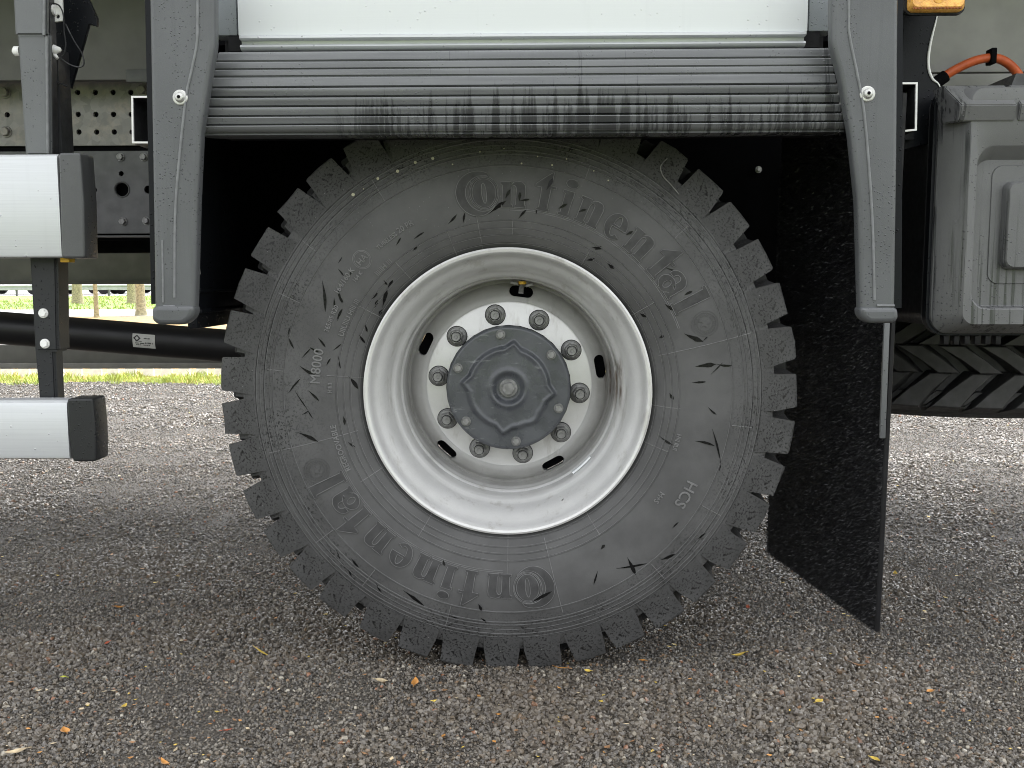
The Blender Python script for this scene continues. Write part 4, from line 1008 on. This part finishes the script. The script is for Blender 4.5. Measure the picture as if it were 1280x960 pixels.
loft(fr, [rr_(bx0, bz0, bz1, 0.035, Yb+0.05), rr_(bx0, bz0, bz1, 0.035, Yb+0.004), rr_(bx0+0.003, bz0+0.002, bz1-0.002, 0.034, Yb),
          rr_(fx0-0.004, fz0-0.003, fz1+0.002, 0.024, Yb-0.046), rr_(fx0, fz0, fz1, 0.022, Yb-0.050),
          rr_(rx0, rz0, rz1, 0.030, Yb-0.050), rr_(rx0+0.002, rz0+0.002, rz1-0.003, 0.030, Yb-0.0485), rr_(qx0, qz0, qz1, 0.026, Yb-0.028), rr_(qx0+0.002, qz0+0.002, qz1-0.002, 0.025, Yb-0.0265),
          rr_(tx0, tz0, tz1, 0.020, Yb-0.0265), rr_(tx0+0.001, tz0+0.001, tz1-0.001, 0.020, Yb-0.0285)])
obj('box_lid', fr, M['box'], stor, 28)
px0, pz1, pz0 = P(1258,240,Yb-0.045).x, P(1258,226,Yb-0.045).z, P(1258,337,Yb-0.045).z
pd = bmesh.new(); loft(pd, [rr_(px0, pz0, pz1, 0.016, Yb-0.026), rr_(px0+0.001, pz0+0.001, pz1-0.001, 0.016, Yb-0.044), rr_(px0+0.005, pz0+0.005, pz1-0.005, 0.014, Yb-0.049)])
obj('raised_pad', pd, M['box'], stor, 40)
gk = bmesh.new(); loft(gk, [rr_(bx0-0.006, bz0-0.004, bz1+0.004, 0.038, Yb+0.012), rr_(bx0-0.006, bz0-0.004, bz1+0.004, 0.038, Yb+0.03)]); obj('lid_gasket', gk, M['black_gloss'], stor, 30)
# hinge caps along the top of the lid: chamfered blocks
hx = [(P(1182,118,Yb-0.03).x, P(1262,118,Yb-0.03).x), (P(1266.5,118,Yb-0.03).x, P(1350,118,Yb-0.03).x), (P(1354.5,118,Yb-0.03).x, P(1430,118,Yb-0.03).x)]
zc0, zc1, zc2 = P(1230,151,Yb-0.055).z, P(1230,131,Yb-0.06).z, P(1230,107,Yb-0.01).z
for k, (ha, hb) in enumerate(hx):
    bm = bmesh.new(); dx = 0.012 if k == 0 else 0.0
    la = [(-0.02+Yb, zc0), (Yb-0.053, zc0), (Yb-0.061, zc1), (Yb-0.012, zc2), (Yb+0.03, zc2)]
    loft(bm, [[(ha+ (0.016 if (k == 0 and i in (1,2)) else 0), y, z) for i, (y, z) in enumerate(la)], [(hb, y, z) for y, z in la]])
    bmesh.ops.bevel(bm, geom=list(bm.edges), offset=0.0018, segments=2, affect='EDGES')
    obj('hinge_cap', bm, M['box'], stor, 30)
bm = bmesh.new(); zc3 = P(1290, 98, Yb+0.05).z
loft(bm, [[(P(1243,105,Yb+0.06).x, y, zc2-0.012), (P(1252,98,Yb+0.06).x, y, zc3), (bx1, y, zc3), (bx1, y, zc2-0.012)] for y in (Yb+0.004, Yb+0.20)]); obj('top_tray', bm, M['black_steel'], stor)
bm = bmesh.new(); yc = Yb+0.02
for k in range(8):
    x = P(1180+13*k, 421, yc).x
    if k in (0,1,2,3,4,5): box(bm, x, x+0.010, yc, yc+0.02, bz0-0.022, bz0-0.005, 0.001)
obj('box_feet', bm, M['black'], stor)

# ---------- chassis on the left
Yc = 0.90
def hole_at(px, py, r, Y, n=16):
    x, z = XZ(px, py, Y); return circle_pts(x, z, r, n)
up = plate('chassis_rail', [(-2.6, P(100,182,Yc).z), (0.9, P(100,182,Yc).z), (0.9, P(100,101.5,Yc).z), (-2.6, P(100,101.5,Yc).z)], Yc, 0.010, M['galv'], truck,
           [hole_at(75+22.1*k+ (0.6 if y_ > 120 else 0) + (1 if y_ > 150 else 0), y_, r_, Yc) for k in range(0, 6) for y_, r_ in ((115.5,0.0075),(143,0.0075),(165,0.0075))] + [hole_at(9,143.5,0.0075,Yc)])
boxobj('rail_web', (-2.6, 0.9, Yc+0.012, Yc+0.03, P(100,300,Yc).z, P(100,100,Yc).z), M['hole'], truck)
for x_, y_ in ((7,116),(8,165),(178,113)): bolt(up, x_, y_, Yc, 0.016, 0.0125, 'galv', 'bolt', 0.014)
Yd = 0.875
lo = plate('frame_rail', [(-2.6, P(100,292,Yd).z), (0.9, P(100,292,Yd).z), (0.9, P(100,189,Yd).z), (-2.6, P(100,189,Yd).z)], Yd, 0.008, M['chassis'], truck,
           [hole_at(152.5,237,0.0185,Yd,24), hole_at(151.5,217,0.007,Yd), hole_at(118.5,237.5,0.0065,Yd), hole_at(185,237,0.011,Yd), hole_at(109,217,0.007,Yd)])
bm = bmesh.new(); p = P(152.5,237,Yd); lathe(bm, [(0.0185,-0.001),(0.0215,-0.003),(0.0225,0.0)], 28); obj('hole_collar', bm, M['chassis'], lo, 40, (p.x, Yd, p.z))
for x_, y_ in ((151,196.5),(180,196.5),(154,277),(183,276),(113,277)): bolt(lo, x_, y_, Yd, 0.012, 0.0095, 'nut', 'bolt', 0.012)
boxobj('rail_flange', (-2.6, 0.9, Yd-0.03, Yd+0.01, P(100,296.5,Yd-0.03).z, P(100,294.5,Yd-0.03).z), M['chassis'], lo, 0.001)
boxobj('cross_tube', (-2.6, 0.9, 1.05, 1.12, P(100,316,1.05).z, P(100,297,1.05).z), M['hole'], truck)
boxobj('far_side_panel', (-3.6, 2.2, 1.85, 1.90, P(100,355,1.85).z, 1.35), M['olive'], truck, 0.002)
boxobj('far_panel_lip', (-3.6, 2.2, 1.835, 1.849, P(100,355.3,1.835).z, P(100,351,1.835).z), M['farbeam'], truck, 0.001)
# propeller shaft with its label
sh = bmesh.new(); s0, s1 = P(-60, 405, 1.2), P(330, 436, 1.2); dsh = (s1-s0)
s0b = s0-dsh*0.5; s1b = s1+dsh*0.6
r_sh = (P(140,443,1.2)-P(140,402,1.2)).length/2
tube(sh, [s0b, s0, s1, s1b], r_sh, 40); shaft = obj('propeller_shaft', sh, M['shaft'], truck, 50)
ax = dsh.normalized(); c0 = P(187.5, 429.5, 1.2); t = (c0-s0).dot(ax); c0 = s0+ax*t
def on_shaft(me, lift):
    for v in me.vertices:
        x, y, z = v.co; a = y/r_sh - 0.02
        q = c0 + ax*x + Vector((0, -math.cos(a), math.sin(a)))*(r_sh+lift+z); v.co = q
    return me
k_ = 1/ (F_PX/(1.2+1.87))
bm = bmesh.new(); hw, hh = 14*k_, 8.7*k_
g = [[bm.verts.new((-hw+2*hw*i/2, -hh+2*hh*j/8, 0)) for i in range(3)] for j in range(9)]
for j in range(8):
    for i in range(2):
        bm.faces.new((g[j][i], g[j][i+1], g[j+1][i+1], g[j+1][i]))
me = done(bm, 'shaft_label', 180); on_shaft(me, 0.0006); lab = link('shaft_label', me, M['sticker'], shaft)
bm = bmesh.new()
dm = flat_mesh([[(-.6*hw-.006*2,.35*hh),(-.6*hw,.35*hh+.011),(-.6*hw+.012,.35*hh),(-.6*hw,.35*hh-.011)], [(-.6*hw-.006,.35*hh),(-.6*hw,.35*hh+.006),(-.6*hw+.006,.35*hh),(-.6*hw,.35*hh-.006)]], 0.0001); bm.from_mesh(dm)
for x0_, x1_, y0_, h_ in ((-.05,.55,.30,.16),(-.75,-.1,-.12,.12),(-.75,.15,-.42,.16),(.1,.8,-.38,.22),(-.7,.75,-.62,.10)):
    n = 9
    for i in range(n):
        if (i*7+int(y0_*50)) % 5 == 0: continue
        a = hw*(x0_+(x1_-x0_)*i/n); b = hw*(x0_+(x1_-x0_)*(i+0.8)/n); y0 = y0_*hh
        bm.faces.new([bm.verts.new(q) for q in ((a,y0,0),(b,y0,0),(b,y0+h_*hh,0),(a,y0+h_*hh,0))])
me = bpy.data.meshes.new('label_print'); bm.to_mesh(me); bm.free(); on_shaft(me, 0.0009); link('label_print', me, M['ink'], shaft)
# far side guard bar
boxobj('far_guard_bar', (-4.2, 1.5, 2.33, 2.36, P(100,455.5,2.33).z, P(100,431,2.33).z), M['farbeam'], truck, 0.002)
boxobj('far_bar_lip', (-4.2, 1.5, 2.315, 2.329, P(100,461,2.315).z, P(100,454,2.315).z), M['olive'], truck, 0.002)
for x_ in (-3.3, 0.9): boxobj('far_guard_post', (x_, x_+0.06, 2.361, 2.379, P(100,455,2.33).z, 1.62), M['farbeam'], truck)

# ---------- side guard on the left: post, two alloy rails with end caps
Yr = -0.105
def rail(y0, y1, xs_, capo, zone):
    z0, z1 = P(40, y1, Yr).z, P(40, y0, Yr).z; xe = P(xs_, (y0+y1)/2, Yr).x
    bm = bmesh.new(); loft(bm, [[(x, y, z) for y, z in ((Yr+0.05, z0), (Yr+0.006, z0), (Yr+0.0015, z0+0.002), (Yr, z0+0.007), (Yr, z1-0.010), (Yr+0.002, z1-0.004), (Yr+0.008, z1), (Yr+0.05, z1))] for x in np.linspace(-2.6, xe, 6)])
    rl = obj('guard_rail', bm, M['alloy'], truck, 30); capm = M['cap_grey'] if zone == 0 else M['cap']
    q = pix(capo, Yr-0.002)
    plate('end_cap', fillet(q, 0.006), Yr-0.003, 0.056, capm, rl, (), 0.004, 40, 2)
    return rl
r1 = rail(192.5, 322, 74, [(73,191),(100.5,190.5),(105,252),(106.5,323),(77,323),(75,252)], 0)
r2 = rail(501, 574, 85, [(83.5,498.5),(116,498),(119.5,536),(120.5,577),(91,577),(86,540)], 1)
bm = bmesh.new(); box(bm, P(80,326,-0.06).x, P(91,326,-0.06).x, -0.075, -0.05, P(85,328,-0.06).z, P(85,322.5,-0.06).z, 0.001); obj('yellow_plug', bm, M['yellow'], r1)
def postseg(x0t, x1t, y0, x0b, x1b, y1, Y, dep, mat, name='guard_post', parent=None):
    a, b, c, d_ = P(x0t, y0, Y), P(x1t, y0, Y), P(x1b, y1, Y), P(x0b, y1, Y)
    bm = bmesh.new(); loft(bm, [[(p.x, yy, p.z) for p in (a, b, c, d_)] for yy in (Y, Y+dep)])
    bmesh.ops.bevel(bm, geom=list(bm.edges), offset=0.005, segments=3, affect='EDGES')
    return obj(name, bm, mat, parent or truck, 40)
Yp = -0.046
post = postseg(13, 58, -60, 18, 57, 45, Yp, 0.016, M['post'])
postseg(21, 62, 40, 31, 63, 195, Yp+0.006, 0.014, M['post'], 'post_slider', post)
postseg(14, 59, -60, 31, 64, 195, Yp+0.022, 0.034, M['black_steel'], 'post_dark_side', post)  # black box put in for the post's dark side face
bm = bmesh.new(); tube(bm, [P(56, -60, Yp-0.0005), P(55, 44, Yp-0.0005)], 0.0030, 8); tube(bm, [P(58.5, 46, Yp+0.0055), P(60, 192, Yp+0.0055)], 0.0030, 8); obj('post_highlight', bm, M['edge_highlight'], post, 60)  # pale tubes painting the highlight on the post's front corner
postseg(36, 71, 318, 43, 73, 440, Yp, 0.050, M['post_dark'], 'lower_post', post)
postseg(42, 68, 430, 49, 71, 504, Yp+0.007, 0.036, M['post_dark'], 'post_slider', post)
for x_, y_ in ((54.5,391.5),(56.5,429.5)): bolt(post, x_, y_, Yp, 0.0092, 0.0078, 'zinc_edge', 'bolt', 0.007)
# hinge bracket with spring pins and lanyard behind the post
hb_ = plate('hinge_bracket', pix([(56,-60),(85,-60),(121,22),(121,33),(111,30),(88,110),(56,92)], 0.06), 0.06, 0.010, M['black_gloss'], truck, (), 0.001)
bm = bmesh.new(); box(bm, P(62,60,0.02).x, P(74,60,0.02).x, 0.012, 0.059, P(66,195,0.02).z, P(66,60,0.02).z); obj('bracket_web', bm, M['black_steel'], hb_)
plate('pin_tab', pix([(65,-10),(77,-10),(78.5,26),(67.5,27.5)], 0.0), 0.0, 0.006, M['zinc_edge'], hb_, [hole_at(72,20.5,0.0038,0.0,12)], 0.0008)
bm = bmesh.new()
for k in range(5): solid_lathe(bm, [(0.013-0.001*k, 0), (0.014-0.001*k, 0.003), (0.013-0.001*k, 0.006)], 20, 'X', (P(57+2.4*k, 11+k*0.6, 0.0).x, -0.004, P(57, 11+k*0.6, 0.0).z))
obj('pin_spring', bm, M['zinc_edge'], hb_, 40)
bm = bmesh.new(); solid_lathe(bm, [(0.006, 0), (0.010, 0.004), (0.010, 0.016), (0.007, 0.022), (0.0045, 0.028), (0.002, 0.030)], 16, 'X', (P(58,63,0.0).x, -0.004, P(58,63,0.0).z)); 
tube(bm, [P(66,66,-0.004), P(72,73,-0.006)], [0.005, 0.003], 8); obj('lock_pin', bm, M['zinc_edge'], hb_, 40)
bm = bmesh.new(); solid_lathe(bm, [(0.004, 0), (0.009, 0.004), (0.009, 0.014)], 16, 'X', (P(16,64,Yp+0.03).x, Yp+0.03, P(16,64,Yp+0.03).z)); obj('lock_pin', bm, M['zinc_edge'], hb_, 40)
bm = bmesh.new(); tube(bm, spline([P(x, y, -0.005) for x, y in ((66,4),(74,7),(79,18),(80,38),(82,55),(80,68),(75,71))], 6), 0.0014, 6)
tube(bm, spline([P(x, y, -0.002) for x, y in ((82,30),(92,50),(102,66),(105,79),(100,84),(88,81),(76,73))], 6), 0.0014, 6)
tube(bm, spline([P(x, y, 0.004) for x, y in ((58,68),(61,86),(70,101),(84,108))], 6), 0.0016, 6); obj('lanyard', bm, M['black_steel'], hb_, 60)

# ================================================================== SPARE WHEEL slung flat under the truck
zs0 = P(1200, 515, 0.36).z
spare = empty('spare_wheel', (1.20, 0.36+RO, zs0))
tag(spare, 'spare off-road tyre slung flat under the truck, its chunky tread showing below the storage box', 'spare wheel')
SC = Matrix.Rotation(math.pi/2, 4, 'X')          # tyre axis Y -> Z
sp_m = {}
for k_, me in (('a', lug_a), ('b', lug_b), ('c', lug_c), ('d', lug_d)):
    m2 = me.copy(); m2.materials.clear(); m2.materials.append(M['spare_rubber']); m2.transform(SC); m2.transform(Matrix.Diagonal((1, -1, 1, 1))); m2.flip_normals()
    for v in m2.vertices:                           # the spare's lugs rake back in a sharper chevron
        a_x = v.co.z if k_ in 'ab' else 0.30-v.co.z
        tw_ = (0.80*max(0, min(a_x, 0.170-a_x)))/RO
        v.co = Matrix.Rotation(tw_, 3, 'Z') @ v.co
    sp_m[k_] = m2
bm = tyre_bm(160); bmesh.ops.transform(bm, matrix=SC, verts=bm.verts); obj('tyre', bm, M['spare_rubber'], spare, 40)
for k in range(NL):
    for key, off in (('a', 0), ('b', 0), ('c', 0.5), ('d', 0.5)):
        o = link('tread_block', sp_m[key], None, spare); o.rotation_euler = (0, 0, 2*math.pi*(k+off)/NL)
bm = bmesh.new(); solid_lathe(bm, [(0.27, 0.03), (0.27, 0.28)], 48, 'Z'); obj('rim', bm, M['rim'], spare)
boxobj('spare_carrier', (1.10, 1.30, 0.86, 0.98, zs0+0.281, 1.62), M['black_steel'], truck, 0.004)
boxobj('box_mount', (bx0+0.2, bx1-0.2, 0.25, 0.46, bz1-0.20, bz1-0.10), M['black_steel'], truck, 0.004)

# ================================================================== FALLEN LEAVES (each one a thing)
def leaf_mesh(Lg, Wd, curl):
    bm = bmesh.new(); n = 8; rows = []
    for i in range(n+1):
        t = i/n; wd = Wd*math.sin(math.pi*min(1, t*0.97+0.03))**0.8*(1.0-0.25*t)
        z = curl*Lg*(4*(t-0.5)**2)*0.5
        rows.append([bm.verts.new((Lg*(t-0.5), s*wd/2, z + abs(s)*wd*0.22 + random.uniform(0, 0.0008))) for s in (-1, -0.5, 0, 0.5, 1)])
    for a, b in zip(rows, rows[1:]):
        for k in range(4): bm.faces.new((a[k], a[k+1], b[k+1], b[k]))
    tube(bm, [(-Lg*0.5, 0, curl*Lg*0.5), (-Lg*0.72, 0.001, curl*Lg*0.6)], 0.0006, 4)
    return done(bm, 'fallen_leaf', 60)
LV = [(923,825,'yellow',.030,.018,'broad yellow leaf on the gravel right of the tyre, below the mud flap'),
 (935,762,'red',.016,.010,'small red leaf on dark gravel between tyre and mud flap'),
 (1024,882,'yellow',.020,.013,'pale yellow leaf on the gravel beneath the mud flap tip, lone and flat'),
 (1119,715,'yellow',.026,.013,'yellow leaf on the gravel just right of the mud flap lower edge'),
 (1073,835,'brown',.030,.014,'brown curled leaf on the gravel straight below the mud flap corner'),
 (1162,866,'orange',.018,.011,'orange leaf on the gravel at lower right, under the spare tyre side'),
 (803,831,'orange',.017,.010,'small orange leaf lying at the foot of the tyre, right of the contact patch'),
 (734,846,'yellow',.015,.010,'small yellow leaf close in front of the tyre contact patch'),
 (700,843,'orange',.032,.008,'narrow orange leaf pressed on the gravel under the tyre tread'),
 (519,860,'orange',.038,.016,'large orange leaf in front of the tyre, left of its contact patch'),
 (477,856,'tan',.026,.013,'tan leaf beside the large orange leaf in front of the tyre'),
 (327,814,'yellow',.042,.008,'long thin yellow stalk leaf on the gravel left of the tyre'),
 (150,763,'orange',.026,.016,'orange leaf on the dark shaded gravel below the lower guard rail'),
 (134,806,'red',.015,.010,'small reddish leaf on the gravel left, in front of the shaded strip'),
 (79,846,'lime',.016,.009,'small greenish yellow leaf on the gravel at lower left'),
 (155,880,'yellow',.018,.009,'bright yellow leaf on open gravel at lower left, narrow and whole'),
 (81,912,'orange',.026,.018,'crumpled orange leaf on the gravel near the bottom left corner'),
 (19,937,'tan',.034,.017,'large tan leaf on the gravel in the bottom left corner'),
 (284,909,'red',.020,.008,'thin red brown leaf on the gravel at the bottom, left of the tyre'),
 (206,952,'orange',.040,.012,'flat orange brown leaf at the bottom edge, right of the tan leaf'),
 (1094,950,'yellow',.020,.010,'yellow leaf at the bottom edge of the gravel, right of centre')]
for i, (x, y, c, lg, wd, lb_) in enumerate(LV):
    p = G(x, y, 0.012); me = leaf_mesh(lg, wd, random.uniform(0.1, 0.45))
    o = link('fallen_leaf', me, M['leaf_'+c]); o.location = (p.x, p.y, yard_z(p.x, p.y)+0.0085); o.rotation_euler = (random.uniform(-.2,.2), random.uniform(-.2,.2), random.uniform(0, 6.28))
    tag(o, lb_, 'leaf', 'fallen leaves on the gravel')
# crumbs of leaf litter
bm = bmesh.new(); lit = bmesh.new()
def crumbs(name, n, cols, lo_, hi_):
    bmx = bmesh.new()
    for _ in range(n):
        while True:
            x = random.uniform(0, 1280); y = random.uniform(485, 958)
            p = G(x, y, 0.0)
            if p.y < YARD_Y1: break
        s = random.uniform(lo_, hi_)*(1+max(0, p.y)*0.28); a = random.uniform(0, 6.28); z = yard_z(p.x, p.y)+0.0065
        ca, sa = math.cos(a), math.sin(a); el = random.uniform(0.3, 0.8)
        q = [(-1,0,random.uniform(0,.3)),(-.2,el,0.1),(1,0.1,random.uniform(0,.4)),(0.1,-el,0.1)]
        f = bmx.faces.new([bmx.verts.new((p.x+s*(u_*ca-v_*sa), p.y+s*(u_*sa+v_*ca), z+s*w_)) for u_, v_, w_ in q]); f.material_index = random.randrange(len(cols))
    me = done(bmx, name, 0)
    for c in cols: me.materials.append(M['leaf_'+c])
    return tag(link(name, me), kind='stuff')
crumbs('leaf_litter', 700, ['yellow','orange','brown','brown','tan','tan'], 0.0022, 0.0070)

# ================================================================== BACKGROUND
# grass edge of the yard
def blades(name, x0, x1, y0, y1, nblade, hmin, hmax, mat, zb=-0.01, wd=0.004):
    x = np.random.uniform(x0, x1, nblade); y = np.random.uniform(y0, y1, nblade) + 0.06*np.sin(x*9)+0.05*np.sin(x*23); h = np.random.uniform(hmin, hmax, nblade)*(0.7+0.5*np.sin(x*6.3)**2)
    a = np.random.uniform(0, 6.28, nblade); lx, ly = np.cos(a)*h*0.6, np.sin(a)*h*0.6; b = np.random.uniform(0, 6.28, nblade); wx, wy = np.cos(b)*wd, np.sin(b)*wd
    z = np.full(nblade, zb)
    V = np.concatenate([np.stack([x-wx, y-wy, z],1), np.stack([x+wx, y+wy, z],1), np.stack([x+lx*.5+wx*.7, y+ly*.5+wy*.7, z+h*.65],1), np.stack([x+lx*.5-wx*.7, y+ly*.5-wy*.7, z+h*.65],1), np.stack([x+lx, y+ly, z+h],1)],0)
    i = np.arange(nblade); n = nblade
    Fq = np.stack([i, i+n, i+2*n, i+3*n],1).tolist(); Ft = np.stack([i+3*n, i+2*n, i+4*n],1).tolist()
    me = bpy.data.meshes.new(name); me.from_pydata(V.tolist(), [], Fq+Ft)
    return tag(link(name, me, mat), kind='stuff')
blades('yard_edge_grass', -6.5, 3.5, YARD_Y1-0.12, YARD_Y1+0.55, 15000, 0.025, 0.060, M['grass'])
# white picket edging
fy = YARD_Y1+0.66
fence = empty('picket_edging', (-4, fy, 0)); tag(fence, 'low white picket edging behind the grass strip beyond the truck', 'fence')
bm = bmesh.new(); box(bm, -3.0, 7.0, 0.024, 0.044, 0.16, 0.20); obj('rail', bm, M['picket'], fence)
bm = bmesh.new(); box(bm, -0.045, 0.045, -0.012, 0.022, -0.02, 0.27, 0.004, 1); pk = done(bm, 'picket', 30); pk.materials.append(M['picket'])
for k in range(66):
    o = link('picket', pk, None, fence); o.location = (-2.9+0.15*k+random.uniform(-.012,.012), 0, random.uniform(-.015,.01)); o.rotation_euler = (0, random.uniform(-.03,.03), 0)
# path, lawn, road
y_p0, y_p1, y_r = G(140,395).y, G(140,386.5).y, G(140,369.5).y
sheet('path', -60, 60, y_p0, y_p1, -0.008, M['path'])
sheet('road', -200, 200, y_r, y_r+30, -0.008, M['road'])
blades('far_lawn_grass', -22, 2, y_p1, y_r-0.5, 9000, 0.04, 0.09, M['grass'], -0.016, 0.02)
def tree(px, py, wpx, label, hgt):
    b = G(px, py); dist = b.y-CAM.y; rad = wpx/F_PX*dist/2
    t = empty('roadside_tree', (b.x, b.y, -0.02)); tag(t, label, 'tree', 'trees on the verge beyond the truck')
    rnd = random.Random(int(px*10)); bm = bmesh.new()
    pts = [(0,0,-0.05),(0,0,0.12),(0,0,0.5),(rnd.uniform(-.03,.03),0,1.5),(rnd.uniform(-.1,.1),0.05,hgt*.45),(rnd.uniform(-.2,.2),0,hgt*.7),(0,0,hgt*.95)]
    tube(bm, pts, [rad*1.55, rad*1.2, rad*1.02, rad*.95, rad*.7, rad*.4, rad*.08], 14)
    tips = []
    for k in range(16):
        z0 = hgt*rnd.uniform(.32,.85); a = rnd.uniform(0,6.28); ln = (hgt-z0)*rnd.uniform(.45,.7)+0.4
        e = Vector((math.cos(a)*ln*.7, math.sin(a)*ln*.7, z0+ln*.75)); m_ = Vector((math.cos(a)*ln*.35, math.sin(a)*ln*.35, z0+ln*.3))
        tube(bm, [(0,0,z0), m_, e], [rad*.35, rad*.22, rad*.05], 6); tips += [m_, e, (m_+e)/2]
    obj('trunk', bm, M['bark'], t, 60)
    cr = bmesh.new()
    for p in tips:
        for _ in range(26):
            q = p + Vector((rnd.gauss(0,.35), rnd.gauss(0,.35), rnd.gauss(0,.3))); s = rnd.uniform(.04,.09)
            n1 = Vector((rnd.gauss(0,1), rnd.gauss(0,1), rnd.gauss(0,1))).normalized(); u_ = n1.orthogonal().normalized(); v_ = n1.cross(u_)
            cr.faces.new([cr.verts.new(q+u_*s), cr.verts.new(q+v_*s*.6), cr.verts.new(q-u_*s), cr.verts.new(q-v_*s*.6)])
    obj('crown', cr, M['leafgreen'], t, 0)
tree(97, 379, 11.5, 'thick pale tree trunk just right of the guard post, on the far lawn', 9)
tree(120.8, 396, 5.2, 'thin young tree by the near side of the path', 4.5)
tree(165, 379, 10, 'pale trunk half hidden behind the bigger trunk beside the fender strut', 8.5)
tree(176.5, 394, 11, 'rough bare trunk beside the fender strut, standing in fallen leaves', 8)
# crash barrier
gb = empty('crash_barrier', (0, y_r, 0)); tag(gb, 'grey steel crash barrier along the road beyond the lawn', 'barrier')
bm = bmesh.new(); loft(bm, [[(x, y, z) for y, z in ((0.02,.30),(-.05,.33),(-.05,.38),(0.0,.42),(0.0,.46),(-.05,.50),(-.05,.56),(.02,.60),(.03,.60),(.03,.30))] for x in (-60, 30)]); obj('beam', bm, M['steel_rail'], gb, 30)
bm = bmesh.new(); box(bm, -0.05, 0.05, 0.032, 0.14, -0.05, 0.55); pm = done(bm, 'post', 30); pm.materials.append(M['steel_dark'])
for k in range(36): o = link('post', pm, None, gb); o.location = (-60+2.5*k, 0, 0)
# cars on the road beyond
def car(px, dy, mat, label):
    X = (px-661)/F_PX*(y_r+dy+1.87); c = empty('parked_car', (X, y_r+dy, 0)); tag(c, label, 'car', 'cars on the road beyond the lawn')
    bm = bmesh.new(); prof = [(-2.1,.35),(-2.15,.75),(-1.9,.92),(-1.2,.98),(-.6,1.42),(.9,1.45),(1.6,1.0),(2.1,.9),(2.15,.4),(1.7,.28),(-1.7,.28)]
    loft(bm, [[(x, y, z if abs(y) < .8 or z < .9 else z-.02) for x, z in prof] for y in (-.85, -.7, .7, .85)]); obj('body', bm, mat, c, 30)
    for y in (-.862, .852):
        bm = bmesh.new(); loft(bm, [[(x, y+d, z) for x, z in ((-1.0,.98),(-.55,1.34),(.85,1.36),(1.35,1.0))] for d in (0, .01)]); obj('window', bm, M['glass'], c)
    wb = bmesh.new(); solid_lathe(wb, [(.31,-.1),(.31,.1)], 18); wm = done(wb, 'car_wheel', 30); wm.materials.append(M['black'])
    for x in (-1.35, 1.35):
        for y in (-.78, .78): o = link('car_wheel', wm, None, c); o.location = (x, y, .31)
car(20, 6.5, M['car_white'], 'white car beyond the barrier, left of the guard post')
car(108, 6.0, M['car_red'], 'red car beyond the barrier, behind the thin young tree')
car(150, 9.5, M['car_white'], 'white car beyond the barrier, left of the pale double trunks')
car(185, 7.0, M['car_grey'], 'grey car beyond the barrier, partly behind the fender strut')
